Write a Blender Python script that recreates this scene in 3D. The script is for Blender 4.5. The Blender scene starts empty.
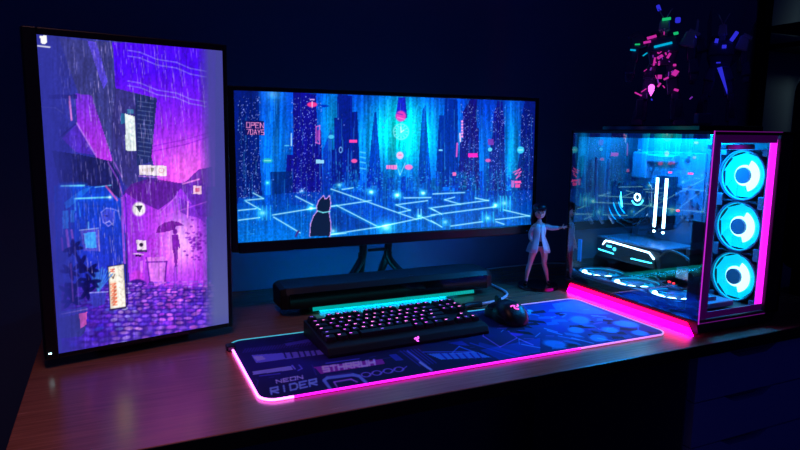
import bpy, bmesh, math, random
import numpy as np
from mathutils import Vector, Matrix
PI = math.pi
R = math.radians
C = bpy.context.scene.collection
SC = bpy.context.scene

# ------------------------------------------------------------------ materials
def s2l(c):
    c = np.asarray(c, float) / 255.0
    return np.where(c <= 0.04045, c / 12.92, ((c + 0.055) / 1.055) ** 2.4)

def rgb(*c):
    return tuple(float(v) for v in s2l(c)) + (1.0,)

MATS = {}
def mat(name, col=(0.02, 0.02, 0.025, 1), rough=0.5, metal=0.0, spec=0.5, emit=None, strength=0.0,
        noise=None, bump=None, coat=0.0):
    m = bpy.data.materials.new(name); m.use_nodes = True
    nt = m.node_tree; b = nt.nodes['Principled BSDF']
    b.inputs['Base Color'].default_value = col
    b.inputs['Roughness'].default_value = rough
    b.inputs['Metallic'].default_value = metal
    b.inputs['Specular IOR Level'].default_value = spec
    b.inputs['Coat Weight'].default_value = coat
    if emit:
        b.inputs['Emission Color'].default_value = emit
        b.inputs['Emission Strength'].default_value = strength
    if noise:
        tc = nt.nodes.new('ShaderNodeTexCoord'); n = nt.nodes.new('ShaderNodeTexNoise')
        n.inputs['Scale'].default_value = noise; n.inputs['Detail'].default_value = 4
        r = nt.nodes.new('ShaderNodeMapRange')
        r.inputs['To Min'].default_value = max(rough - .08, 0.02); r.inputs['To Max'].default_value = rough + .08
        nt.links.new(tc.outputs['Object'], n.inputs['Vector'])
        nt.links.new(n.outputs['Fac'], r.inputs['Value']); nt.links.new(r.outputs['Result'], b.inputs['Roughness'])
        if bump:
            bp = nt.nodes.new('ShaderNodeBump'); bp.inputs['Strength'].default_value = bump
            bp.inputs['Distance'].default_value = 0.001
            nt.links.new(n.outputs['Fac'], bp.inputs['Height']); nt.links.new(bp.outputs['Normal'], b.inputs['Normal'])
    MATS[name] = m
    return m

plastic = mat('black_plastic', rgb(11, 11, 15), .38, noise=300, bump=.05)
matte = mat('black_matte_plastic', rgb(7, 7, 10), .55, noise=200)
gloss = mat('black_gloss_plastic', rgb(10, 10, 13), .12)
key_m = mat('keycap_plastic', rgb(9, 9, 12), .5)
metal_dark = mat('dark_painted_metal', rgb(26, 27, 32), .35, .6, noise=150)
pcb = mat('circuit_board_lacquer', rgb(70, 90, 115), .35, noise=60)
inner_m = mat('satin_grey_metal', rgb(95, 105, 125), .35, .5, noise=120)
steel = mat('brushed_steel', rgb(120, 125, 135), .3, 1.0, noise=90)
chair_m = mat('black_upholstery', rgb(13, 13, 18), .75, noise=80, bump=.3)
armour = mat('dark_armour_plastic', rgb(70, 74, 120), .2, .25, noise=60)
armour_l = mat('grey_armour_plastic', rgb(170, 172, 200), .2, .15)
skin = mat('figurine_skin', rgb(235, 190, 185), .45)
hair_m = mat('figurine_hair', rgb(22, 20, 34), .35)
cloth_m = mat('figurine_coat', rgb(225, 238, 250), .5)
cable_m = mat('braided_cable', rgb(205, 205, 215), .5, noise=900, bump=.6)
cable_b = mat('black_rubber_cable', rgb(12, 12, 15), .5)
white_led = mat('white_led', rgb(200, 230, 255), .5, emit=(0.55, 0.92, 1, 1), strength=9)
cyan_led = mat('cyan_led', rgb(0, 120, 160), .5, emit=(0.06, 0.75, 1, 1), strength=5.0)
cyan_soft = mat('cyan_lit_fan_blade', rgb(40, 160, 190), .35, emit=(0.0, 0.72, 0.92, 1), strength=0.95)
cyan_dim = mat('cyan_lit_bottom_blade', rgb(40, 160, 190), .35, emit=(0.0, 0.45, 0.85, 1), strength=0.85)
fan_core = mat('white_lit_fan_core', rgb(180, 240, 250), .4, emit=(0.45, 1, 1, 1), strength=2.2)
hub_m = mat('fan_hub_plastic', rgb(50, 80, 105), .4, emit=(0.0, 0.14, 0.26, 1), strength=0.2)
teal_led = mat('teal_light_strip', rgb(0, 120, 120), .5, emit=(0.0, 0.36, 0.33, 1), strength=1.0)
mag_led = mat('magenta_light_strip', rgb(160, 0, 140), .5, emit=(1.0, 0.01, 0.85, 1), strength=2.2)
mag_core = mat('magenta_white_light', rgb(255, 150, 255), .5, emit=(1.0, 0.16, 1.0, 1), strength=5)
mag_thin = mat('magenta_edge_light', rgb(150, 0, 150), .5, emit=(0.55, 0.02, 0.62, 1), strength=1.0)
mag_faint = mat('faint_magenta_edge_light', rgb(100, 0, 100), .5, emit=(0.12, 0.005, 0.16, 1), strength=1.0)
blue_glow = mat('blue_glow', rgb(0, 0, 120), .5, emit=(0.03, 0.03, .8, 1), strength=.8)
green_glow = mat('green_glow', rgb(0, 120, 60), .5, emit=(0.01, .62, 0.20, 1), strength=.8)
robot_cyan = mat('dim_cyan_glow', rgb(0, 90, 120), .5, emit=(0.0, .45, .75, 1), strength=.9)
violet_glint = mat('violet_glint', rgb(50, 0, 90), .5, emit=(.22, .03, .5, 1), strength=.7)
pink_glow = mat('pink_glow', rgb(150, 20, 100), .5, emit=(.75, 0.03, 0.45, 1), strength=0.75)
red_led = mat('red_led', rgb(150, 0, 0), .5, emit=(1, 0.02, 0.04, 1), strength=3.0)
steelblue_led = mat('dim_blue_led', rgb(0, 40, 120), .5, emit=(0.0, 0.11, 0.42, 1), strength=1.0)
leg_pink = mat('key_legend_pink', rgb(120, 60, 110), .5, emit=(1, 0.22, 0.75, 1), strength=2.6)
leg_mag = mat('key_legend_magenta', rgb(120, 30, 120), .5, emit=(0.8, 0.10, 0.9, 1), strength=2.2)
leg_vio = mat('key_legend_violet', rgb(60, 40, 140), .5, emit=(0.28, 0.12, 0.9, 1), strength=1.6)
drawer_m = mat('navy_drawer_paint', rgb(130, 150, 232), .5, noise=120, bump=.05)
blackwood = mat('drawer_side_paint', rgb(62, 72, 130), .5)
wall_m = mat('wall_paint', rgb(92, 116, 158), .9, noise=40, bump=.15)
floor_m = mat('floor_boards', rgb(38, 32, 34), .5, noise=10)

def emis_gradient_strip():
    # diffuser of the under-case light: pinker at its upper edge, its magenta foot stands in for the desk's reflection
    m = bpy.data.materials.new('magenta_diffuser'); m.use_nodes = True
    nt = m.node_tree; b = nt.nodes['Principled BSDF']
    tc = nt.nodes.new('ShaderNodeTexCoord'); sp = nt.nodes.new('ShaderNodeSeparateXYZ')
    mr = nt.nodes.new('ShaderNodeMapRange'); cr = nt.nodes.new('ShaderNodeMix'); cr.data_type = 'RGBA'
    mr.inputs['From Min'].default_value = 0.004; mr.inputs['From Max'].default_value = 0.016
    ci = [q for q in cr.inputs if q.type == 'RGBA']; ci[0].default_value = (1, 0.0, 0.80, 1); ci[1].default_value = (1, 0.0, 0.06, 1)
    nt.links.new(tc.outputs['Object'], sp.inputs[0]); nt.links.new(sp.outputs['Z'], mr.inputs['Value'])
    nt.links.new(mr.outputs['Result'], cr.inputs['Factor'])
    nt.links.new([q for q in cr.outputs if q.type == 'RGBA'][0], b.inputs['Emission Color'])
    b.inputs['Emission Strength'].default_value = 6
    b.inputs['Base Color'].default_value = rgb(120, 40, 90)
    return m
mag_diff = emis_gradient_strip()

def wood():
    m = bpy.data.materials.new('brown_wood_veneer'); m.use_nodes = True
    nt = m.node_tree; b = nt.nodes['Principled BSDF']; L = nt.links.new
    tc = nt.nodes.new('ShaderNodeTexCoord'); mp = nt.nodes.new('ShaderNodeMapping')
    mp.inputs['Scale'].default_value = (3, 60, 3)
    n = nt.nodes.new('ShaderNodeTexNoise'); n.inputs['Scale'].default_value = 3.5; n.inputs['Detail'].default_value = 6
    n.inputs['Distortion'].default_value = .6
    cr = nt.nodes.new('ShaderNodeValToRGB')
    cr.color_ramp.elements[0].position = .3; cr.color_ramp.elements[0].color = rgb(122, 76, 58)
    cr.color_ramp.elements[1].position = .75; cr.color_ramp.elements[1].color = rgb(160, 106, 82)
    L(tc.outputs['Object'], mp.inputs[0]); L(mp.outputs[0], n.inputs['Vector']); L(n.outputs['Fac'], cr.inputs[0])
    L(cr.outputs[0], b.inputs['Base Color'])
    r = nt.nodes.new('ShaderNodeMapRange'); r.inputs['To Min'].default_value = .20; r.inputs['To Max'].default_value = .30
    L(n.outputs['Fac'], r.inputs['Value']); L(r.outputs[0], b.inputs['Roughness'])
    bp = nt.nodes.new('ShaderNodeBump'); bp.inputs['Strength'].default_value = .12; bp.inputs['Distance'].default_value = .0006
    L(n.outputs['Fac'], bp.inputs['Height']); L(bp.outputs[0], b.inputs['Normal'])
    b.inputs['Specular IOR Level'].default_value = .75
    return m
wood_m = wood()

def glass(name, tint=(.8, .85, .9, 1), refl=.12):
    m = bpy.data.materials.new(name); m.use_nodes = True
    nt = m.node_tree; nt.nodes.remove(nt.nodes['Principled BSDF']); L = nt.links.new
    out = nt.nodes['Material Output']
    t = nt.nodes.new('ShaderNodeBsdfTransparent'); t.inputs[0].default_value = tint
    g = nt.nodes.new('ShaderNodeBsdfGlossy'); g.inputs['Roughness'].default_value = .015
    f = nt.nodes.new('ShaderNodeFresnel'); f.inputs['IOR'].default_value = 1.5
    a = nt.nodes.new('ShaderNodeMath'); a.operation = 'ADD'; a.inputs[1].default_value = refl
    mx = nt.nodes.new('ShaderNodeMixShader')
    ge = nt.nodes.new('ShaderNodeNewGeometry'); inv = nt.nodes.new('ShaderNodeMath'); inv.operation = 'SUBTRACT'; inv.inputs[0].default_value = 1
    mu = nt.nodes.new('ShaderNodeMath'); mu.operation = 'MULTIPLY'   # the inner face of the pane does not mirror
    L(ge.outputs['Backfacing'], inv.inputs[1]); L(a.outputs[0], mu.inputs[0]); L(inv.outputs[0], mu.inputs[1])
    L(f.outputs[0], a.inputs[0]); L(mu.outputs[0], mx.inputs[0]); L(t.outputs[0], mx.inputs[1]); L(g.outputs[0], mx.inputs[2])
    L(mx.outputs[0], out.inputs[0])
    return m
glass_m = glass('tinted_tempered_glass', (.92, .96, 1, 1), .26)
glass_f = glass('front_tempered_glass', (.95, .95, 1, 1), .01)

def attr_mat(name, emission, strength=1.0, rough=.8):
    m = bpy.data.materials.new(name); m.use_nodes = True
    nt = m.node_tree; b = nt.nodes['Principled BSDF']
    a = nt.nodes.new('ShaderNodeVertexColor'); a.layer_name = 'art'
    if emission:
        b.inputs['Base Color'].default_value = (.004, .004, .005, 1)
        b.inputs['Roughness'].default_value = .45
        nt.links.new(a.outputs['Color'], b.inputs['Emission Color']); b.inputs['Emission Strength'].default_value = strength
    else:
        nt.links.new(a.outputs['Color'], b.inputs['Base Color']); b.inputs['Roughness'].default_value = rough
        b.inputs['Specular IOR Level'].default_value = .2
    return m

# ------------------------------------------------------------------ mesh helpers
class MB:
    def __init__(s): s.bm = bmesh.new()
    def _m(s, verts, M, mi):
        for v in verts: v.co = M @ v.co
        fs = set()
        for v in verts:
            for f in v.link_faces: fs.add(f)
        for f in fs: f.material_index = mi
    def box(s, c, size, rot=(0, 0, 0), bev=0, mi=0, taper=None, seg=2):
        r = bmesh.ops.create_cube(s.bm, size=1)['verts']
        if taper:
            for v in r:
                if v.co.z > 0: v.co.x *= taper[0]; v.co.y *= taper[1]
        sx, sy, sz = size
        for v in r: v.co = Vector((v.co.x * sx, v.co.y * sy, v.co.z * sz))
        if bev:
            es = list({e for v in r for e in v.link_edges})
            q = bmesh.ops.bevel(s.bm, geom=es, offset=bev, segments=seg, affect='EDGES', profile=.5)
            r = list({v for f in q['faces'] for v in f.verts})
            st = list(r); seen = set(r)
            while st:
                v = st.pop()
                for e in v.link_edges:
                    o = e.other_vert(v)
                    if o not in seen: seen.add(o); st.append(o)
            r = list(seen)
        M = Matrix.Translation(c) @ (Matrix.Rotation(rot[2], 4, 'Z') @ Matrix.Rotation(rot[1], 4, 'Y') @ Matrix.Rotation(rot[0], 4, 'X'))
        s._m(r, M, mi); return s
    def cyl(s, c, r1, h, r2=None, axis='Z', seg=32, mi=0, rot=(0, 0, 0), caps=True):
        r2 = r1 if r2 is None else r2
        r = bmesh.ops.create_cone(s.bm, cap_ends=caps, segments=seg, radius1=r1, radius2=r2, depth=h)['verts']
        A = {'Z': Matrix.Identity(4), 'X': Matrix.Rotation(PI / 2, 4, 'Y'), 'Y': Matrix.Rotation(-PI / 2, 4, 'X')}[axis]
        M = Matrix.Translation(c) @ Matrix.Rotation(rot[2], 4, 'Z') @ Matrix.Rotation(rot[1], 4, 'Y') @ Matrix.Rotation(rot[0], 4, 'X') @ A
        s._m(r, M, mi); return s
    def ball(s, c, rad, mi=0, seg=20, rot=(0, 0, 0)):
        r = bmesh.ops.create_uvsphere(s.bm, u_segments=seg, v_segments=seg // 2 + 2, radius=1)['verts']
        if not hasattr(rad, '__len__'): rad = (rad,) * 3
        M = Matrix.Translation(c) @ Matrix.Rotation(rot[2], 4, 'Z') @ Matrix.Rotation(rot[1], 4, 'Y') @ Matrix.Rotation(rot[0], 4, 'X') @ Matrix.Diagonal((*rad, 1))
        s._m(r, M, mi); return s
    def ring(s, c, r0, r1, h, axis='Z', seg=40, mi=0, a0=0, a1=2 * PI):
        # flat annulus with thickness, lying across `axis`
        full = abs(a1 - a0 - 2 * PI) < 1e-6
        n = seg if full else seg + 1
        rows = []
        for i in range(n):
            a = a0 + (a1 - a0) * i / seg; row = []
            for rr, zz in ((r0, -h / 2), (r1, -h / 2), (r1, h / 2), (r0, h / 2)):
                p = Vector((rr * math.cos(a), rr * math.sin(a), zz))
                if axis == 'X': p = Vector((p.z, p.x, p.y))
                if axis == 'Y': p = Vector((p.x, p.z, p.y))
                row.append(s.bm.verts.new(p + Vector(c)))
            rows.append(row)
        for i in range(seg):
            A = rows[i]; B = rows[(i + 1) % n]
            for j in range(4):
                k = (j + 1) % 4
                f = s.bm.faces.new((A[j], B[j], B[k], A[k])); f.material_index = mi
        if not full:
            s.bm.faces.new(rows[0]).material_index = mi; s.bm.faces.new(rows[-1][::-1]).material_index = mi
        return s
    def tube(s, pts, r, seg=10, mi=0, closed=False):
        pts = [Vector(p) for p in pts]; n = len(pts); rows = []
        rad = r if hasattr(r, '__len__') else [r] * n
        prev = None
        for i, p in enumerate(pts):
            if closed: t = pts[(i + 1) % n] - pts[i - 1]
            else: t = pts[min(i + 1, n - 1)] - pts[max(i - 1, 0)]
            t.normalize()
            if prev is None:
                a = Vector((0, 0, 1)) if abs(t.z) < .9 else Vector((1, 0, 0))
            else: a = prev
            u = (a - t * a.dot(t)).normalized(); prev = u; w = t.cross(u)
            rows.append([s.bm.verts.new(p + (u * math.cos(2 * PI * j / seg) + w * math.sin(2 * PI * j / seg)) * rad[i]) for j in range(seg)])
        m = n if closed else n - 1
        for i in range(m):
            A = rows[i]; B = rows[(i + 1) % n]
            for j in range(seg):
                k = (j + 1) % seg
                s.bm.faces.new((A[j], A[k], B[k], B[j])).material_index = mi
        if not closed:
            s.bm.faces.new(rows[0][::-1]).material_index = mi; s.bm.faces.new(rows[-1]).material_index = mi
        return s
    def prism(s, poly, h, M=None, mi=0):
        # polygon in XY extruded by h along Z, then transformed
        M = M or Matrix.Identity(4)
        a = [s.bm.verts.new(M @ Vector((x, y, 0))) for x, y in poly]
        b = [s.bm.verts.new(M @ Vector((x, y, h))) for x, y in poly]
        n = len(poly)
        s.bm.faces.new(a[::-1]).material_index = mi; s.bm.faces.new(b).material_index = mi
        for i in range(n):
            j = (i + 1) % n
            s.bm.faces.new((a[i], a[j], b[j], b[i])).material_index = mi
        return s
    def build(s, name, mats, parent=None, smooth=False, world=False, bevel=0, loc=None):
        bmesh.ops.recalc_face_normals(s.bm, faces=s.bm.faces)
        if world and parent is not None:
            o = parent.location.copy(); p = parent.parent
            while p is not None: o += p.location; p = p.parent
            for v in s.bm.verts: v.co -= o
        me = bpy.data.meshes.new(name); s.bm.to_mesh(me); s.bm.free()
        for m in (mats if isinstance(mats, (list, tuple)) else [mats]): me.materials.append(m)
        ob = bpy.data.objects.new(name, me); C.objects.link(ob)
        if smooth:
            for p in me.polygons: p.use_smooth = True
            try: me.set_sharp_from_angle(angle=R(40))
            except Exception: pass
        if bevel:
            b = ob.modifiers.new('bevel', 'BEVEL'); b.width = bevel; b.segments = 2; b.limit_method = 'ANGLE'
        if parent is not None: ob.parent = parent
        if loc is not None: ob.location = loc
        return ob

def tag(o, label=None, cat=None, group=None, kind=None):
    if label: o['label'] = label
    if cat: o['category'] = cat
    if group: o['group'] = group
    if kind: o['kind'] = kind
    return o
def thing(name, label, cat, loc=(0, 0, 0), rz=0, group=None):
    o = bpy.data.objects.new(name, None); C.objects.link(o); o.empty_display_size = .05
    o.location = loc; o.rotation_euler = (0, 0, rz)
    return tag(o, label, cat, group)

def bez(pts, n=12):
    # Catmull-Rom through points
    P = [Vector(p) for p in pts]; P = [2 * P[0] - P[1]] + P + [2 * P[-1] - P[-2]]; out = []
    for i in range(1, len(P) - 2):
        for k in range(n):
            t = k / n; a, b, c, d = P[i - 1], P[i], P[i + 1], P[i + 2]
            out.append(.5 * ((2 * b) + (c - a) * t + (2 * a - 5 * b + 4 * c - d) * t * t + (3 * b - a - 3 * c + d) * t ** 3))
    out.append(P[-2]); return out

# ------------------------------------------------------------------ picture painter (for the two screens and the printed mat)
def homography(src, dst):
    A = []; b = []
    for (x, y), (u, v) in zip(src, dst):
        A.append([x, y, 1, 0, 0, 0, -u * x, -u * y]); b.append(u)
        A.append([0, 0, 0, x, y, 1, -v * x, -v * y]); b.append(v)
    h = np.linalg.solve(np.array(A, float), np.array(b, float))
    return np.append(h, 1).reshape(3, 3)

class Paint:
    """A picture W x H cells; artwork is given in the units of `corners` (its TL TR BR BL)."""
    def __init__(s, W, H, corners, base):
        s.W, s.H = W, H
        u, v = np.meshgrid(np.linspace(0, 1, W), np.linspace(0, 1, H))
        M = homography([(0, 0), (1, 0), (1, 1), (0, 1)], corners)
        w = M[2, 0] * u + M[2, 1] * v + M[2, 2]
        s.X = (M[0, 0] * u + M[0, 1] * v + M[0, 2]) / w
        s.Y = (M[1, 0] * u + M[1, 1] * v + M[1, 2]) / w
        s.u, s.v = u, v
        s.c = np.zeros((H, W, 3)) + np.array(base, float)
    def blend(s, m, col, a=1.0):
        m = (m * a)[..., None]; s.c[:] = s.c * (1 - m) + np.array(col, float) * m
    def add(s, m, col, a=1.0): s.c[:] = s.c + (m * a)[..., None] * np.array(col, float)
    def mul(s, m, f): s.c[:] = s.c * (1 - m[..., None] * (1 - f))
    def poly(s, pts, col=None, a=1.0, grad=None, mulf=None):
        X, Y = s.X, s.Y; ins = np.zeros(X.shape, bool); n = len(pts)
        for i in range(n):
            x0, y0 = pts[i]; x1, y1 = pts[(i + 1) % n]
            if y0 == y1: continue
            cond = ((y0 > Y) != (y1 > Y)) & (X < (x1 - x0) * (Y - y0) / (y1 - y0) + x0); ins ^= cond
        m = ins.astype(float)
        if mulf is not None: s.mul(m * a, mulf); return m
        if grad is not None:
            (ya, ca), (yb, cb) = grad; t = np.clip((Y - ya) / (yb - ya), 0, 1)[..., None]
            cc = np.array(ca, float) * (1 - t) + np.array(cb, float) * t
            mm = (m * a)[..., None]; s.c[:] = s.c * (1 - mm) + cc * mm
        else: s.blend(m, col, a)
        return m
    def rect(s, x0, y0, x1, y1, col, a=1.0, **k): return s.poly([(x0, y0), (x1, y0), (x1, y1), (x0, y1)], col, a, **k)
    def line(s, p, q, w, col, a=1.0, soft=.45, add=False):
        px, py = p; dx, dy = q[0] - px, q[1] - py; L = dx * dx + dy * dy + 1e-9
        t = np.clip(((s.X - px) * dx + (s.Y - py) * dy) / L, 0, 1)
        d = np.hypot(s.X - px - t * dx, s.Y - py - t * dy)
        m = np.clip((w / 2 + soft - d) / (2 * soft), 0, 1)
        (s.add if add else s.blend)(m, col, a)
    def plines(s, pts, w, col, a=1.0, soft=.45):
        for i in range(len(pts) - 1): s.line(pts[i], pts[i + 1], w, col, a, soft)
    def ell(s, c, rx, ry, col, a=1.0, soft=.15, ring=None, ang=0):
        dx, dy = s.X - c[0], s.Y - c[1]
        if ang: dx, dy = dx * math.cos(ang) + dy * math.sin(ang), -dx * math.sin(ang) + dy * math.cos(ang)
        d = np.hypot(dx / rx, dy / ry)
        m = np.clip((1 + soft - d) / (2 * soft), 0, 1)
        if ring: m = m * np.clip((d - (1 - ring)) / .12, 0, 1)
        s.blend(m, col, a)
    def glow(s, c, rx, ry, col, a=1.0):
        d = ((s.X - c[0]) / rx) ** 2 + ((s.Y - c[1]) / ry) ** 2
        s.add(np.exp(-d), col, a)
    def noise(s, sx, sy, seed):
        rs = np.random.RandomState(seed)
        nx, ny = int(abs(s.X).max() / sx) + 3, int(abs(s.Y).max() / sy) + 3
        g = rs.rand(ny, nx); fx, fy = s.X / sx, s.Y / sy
        ix, iy = np.clip(fx.astype(int), 0, nx - 2), np.clip(fy.astype(int), 0, ny - 2); tx, ty = fx - ix, fy - iy
        tx = tx * tx * (3 - 2 * tx); ty = ty * ty * (3 - 2 * ty)
        return (g[iy, ix] * (1 - tx) + g[iy, ix + 1] * tx) * (1 - ty) + (g[iy + 1, ix] * (1 - tx) + g[iy + 1, ix + 1] * tx) * ty

# 5 x 7 capital strokes, y down, box 4 wide 6 high
GLY = {'N': [[(0, 6), (0, 0), (4, 6), (4, 0)]], 'E': [[(4, 0), (0, 0), (0, 6), (4, 6)], [(0, 3), (3, 3)]],
       'O': [[(0, 0), (4, 0), (4, 6), (0, 6), (0, 0)]], 'R': [[(0, 6), (0, 0), (4, 0), (4, 3), (0, 3), (4, 6)]],
       'I': [[(2, 0), (2, 6)]], 'D': [[(0, 0), (3, 0), (4, 1.5), (4, 4.5), (3, 6), (0, 6), (0, 0)]],
       'P': [[(0, 6), (0, 0), (4, 0), (4, 3), (0, 3)]], '7': [[(0, 0), (4, 0), (1.5, 6)]],
       'A': [[(0, 6), (2, 0), (4, 6)], [(1, 4), (3, 4)]], 'Y': [[(0, 0), (2, 3), (4, 0)], [(2, 3), (2, 6)]],
       'S': [[(4, 0), (0, 0), (0, 3), (4, 3), (4, 6), (0, 6)]], 'M': [[(0, 6), (0, 0), (2, 3), (4, 0), (4, 6)]],
       'T': [[(0, 0), (4, 0)], [(2, 0), (2, 6)]], 'H': [[(0, 0), (0, 6)], [(4, 0), (4, 6)], [(0, 3), (4, 3)]],
       'U': [[(0, 0), (0, 6), (4, 6), (4, 0)]], '0': [[(0, 0), (4, 0), (4, 6), (0, 6), (0, 0)]], ' ': []}
def text(P, txt, o, ax, up, w, col, a=1.0, soft=.4):
    """o = lower-left of the text, ax = vector of one letter advance, up = vector of the letter height."""
    for i, ch in enumerate(txt):
        for st in GLY.get(ch, []):
            pts = [(o[0] + ax[0] * (i + x / 4 * .72) + up[0] * (1 - y / 6), o[1] + ax[1] * (i + x / 4 * .72) + up[1] * (1 - y / 6)) for x, y in st]
            P.plines(pts, w, col, a, soft)

def art_mesh(name, P, w, h, m, parent, emission=True, gain=None, axes=None):
    """flat grid w x h (local x right, z up; or supplied axes) coloured with the painting"""
    W, H = P.W, P.H
    col = s2l(np.clip(P.c, 0, 255))
    if gain is not None: col = col * gain
    xs = (P.u - .5) * w; zs = (1 - P.v) * h
    if axes == 'XY': co = np.stack([P.u * w, (1 - P.v) * h, np.zeros_like(xs)], -1)
    else: co = np.stack([xs, np.zeros_like(xs), zs], -1)
    me = bpy.data.meshes.new(name)
    idx = np.arange(W * H).reshape(H, W)
    f = np.stack([idx[1:, :-1], idx[1:, 1:], idx[:-1, 1:], idx[:-1, :-1]], -1).reshape(-1, 4)
    me.vertices.add(W * H); me.vertices.foreach_set('co', co.reshape(-1).astype(np.float32))
    me.loops.add(f.size); me.loops.foreach_set('vertex_index', f.reshape(-1).astype(np.int32))
    me.polygons.add(len(f)); me.polygons.foreach_set('loop_start', (np.arange(len(f)) * 4).astype(np.int32))
    me.update(calc_edges=True)
    at = me.attributes.new('art', 'FLOAT_COLOR', 'POINT')
    cc = np.concatenate([col.reshape(-1, 3), np.ones((W * H, 1))], 1)
    at.data.foreach_set('color', cc.reshape(-1).astype(np.float32))
    me.materials.append(m)
    ob = bpy.data.objects.new(name, me); C.objects.link(ob); ob.parent = parent
    return ob

# ------------------------------------------------------------------ wide screen picture: rainy neon city with a cat
def paint_city():
    P = Paint(620, 264, [(233.5, 91.5), (535.5, 100.4), (531.5, 224.3), (238.4, 242.5)], (0, 60, 200))
    X, Y = P.X, P.Y
    t = np.clip((Y - 95) / 130, 0, 1)[..., None]
    P.c[:] = np.array((2, 50, 182.)) * (1 - t) + np.array((0, 74, 190.)) * t
    P.glow((400, 135), 44, 38, (0, 140, 70)); P.glow((400, 125), 20, 30, (0, 90, 30)); P.glow((480, 150), 50, 30, (0, 30, 25))
    P.glow((275, 140), 18, 60, (0, 45, 30)); P.glow((512, 150), 8, 50, (0, 70, 30)); P.glow((330, 120), 12, 40, (0, 70, 25))
    n2 = P.noise(6, 60, 6); P.c *= (.74 + .46 * n2)[..., None]
    n2 = P.noise(2.2, 50, 9); P.c *= (.80 + .40 * n2)[..., None]
    # towers
    P.poly([(230, 88), (258, 92), (259, 150), (262, 200), (230, 205)], (2, 20, 104), .92)
    P.poly([(292, 92), (315, 95), (316, 130), (320, 130), (322, 205), (284, 205), (286, 155), (292, 155)], (12, 10, 128), .94)
    P.poly([(270, 172), (292, 172), (292, 215), (270, 218)], (0, 34, 112), .85)
    P.poly([(336, 94), (351, 96), (351, 112), (356, 112), (357, 135), (359, 180), (328, 185), (330, 150), (333, 150), (333, 118), (336, 118)], (4, 22, 130), .93)
    P.poly([(322, 150), (330, 128), (332, 190), (320, 190)], (6, 40, 165), .7)
    P.poly([(373, 112), (375, 112), (378, 150), (380, 185), (366, 185), (370, 140)], (0, 36, 158), .8)
    P.poly([(397, 97), (404, 97), (406, 118), (394, 118)], (20, 20, 190), .9)
    P.poly([(438, 115), (443, 115), (444, 98), (456, 99), (457, 120), (458, 185), (434, 188)], (0, 34, 140), .88)
    P.poly([(421, 110), (424, 104), (426, 130), (430, 180), (416, 185)], (0, 42, 158), .75)
    P.poly([(462, 111), (470, 98), (476, 99), (476, 127), (478, 128), (479, 190), (457, 190), (459, 143), (462, 140)], (16, 14, 116), .95)
    P.poly([(493, 112), (496, 106), (497, 100), (502, 101), (504, 125), (505, 195), (488, 195), (489, 150), (492, 135)], (10, 16, 118), .95)
    P.poly([(521, 118), (525, 98), (538, 98), (534, 226), (519, 222), (517, 170), (520, 150)], (4, 18, 108), .92)
    # lower city blocks
    rs = np.random.RandomState(3)
    for i in range(90):
        x = rs.uniform(340, 515); h = rs.uniform(4, 20); w = rs.uniform(2, 5); b = 190 + rs.uniform(-4, 6) - abs(x - 400) * .01
        P.rect(x, b - h, x + w, b, (2, 34 + rs.rand() * 50, 130 + rs.rand() * 50), .6)
    for i in range(160):
        x = rs.uniform(325, 515); y = rs.uniform(172, 194)
        P.line((x, y), (x + rs.uniform(.3, 1.6), y), .5, (70, 210, 245), rs.uniform(.3, .9))
    # wet floor
    P.poly([(238, 198), (300, 192), (535, 190), (535, 226), (236, 245)], None, .75, grad=((192, (0, 56, 168)), (238, (0, 112, 205))))
    P.poly([(283, 207), (300, 232), (310, 235), (312, 205)], (0, 70, 160), .3)
    P.poly([(330, 207), (375, 228), (330, 234)], (4, 40, 140), .6); P.poly([(338, 190), (372, 200), (330, 206)], (4, 55, 170), .5)
    P.poly([(372, 201), (414, 218), (380, 226), (340, 206)], (4, 60, 185), .5)
    # windows and rain specks
    for i in range(1300):
        z = rs.rand()
        if z < .25: x, y = rs.uniform(238, 260), rs.uniform(95, 200)
        elif z < .5: x, y = rs.uniform(289, 321), rs.uniform(97, 200)
        elif z < .68: x, y = rs.uniform(460, 478), rs.uniform(103, 185)
        elif z < .82: x, y = rs.uniform(490, 505), rs.uniform(106, 190)
        elif z < .93: x, y = rs.uniform(519, 533), rs.uniform(106, 200)
        else: x, y = rs.uniform(240, 530), rs.uniform(100, 225)
        k = (abs(X - x) < .34) & (abs(Y - y) < .42)
        P.blend(k.astype(float), (130, 150, 235), rs.uniform(.3, .85))
    # vertical rain curtains
    n = P.noise(1.3, 28, 5); P.c *= (.84 + .32 * n)[..., None]
    n3 = P.noise(1.2, 1.5, 16); P.c *= (.86 + .28 * n3)[..., None]
    for i in range(420):
        x = rs.uniform(328, 516); y = rs.uniform(160, 200); P.line((x, y), (x, y + rs.uniform(.5, 3)), .45, (60, 190, 240), rs.uniform(.2, .75))
    for i in range(240):
        x = rs.uniform(238, 530); y = rs.uniform(196, 238); P.line((x, y), (x + rs.uniform(0, 1.5), y), .4, (120, 220, 250), rs.uniform(.2, .6))
    for i in range(260):
        x = rs.uniform(238, 532); y = rs.uniform(96, 225); l = rs.uniform(8, 32)
        P.line((x, y), (x, y + l), .3, (60, 190, 255), rs.uniform(.2, .6))
    # glowing grid lines
    G = (205, 255, 255)
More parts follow.
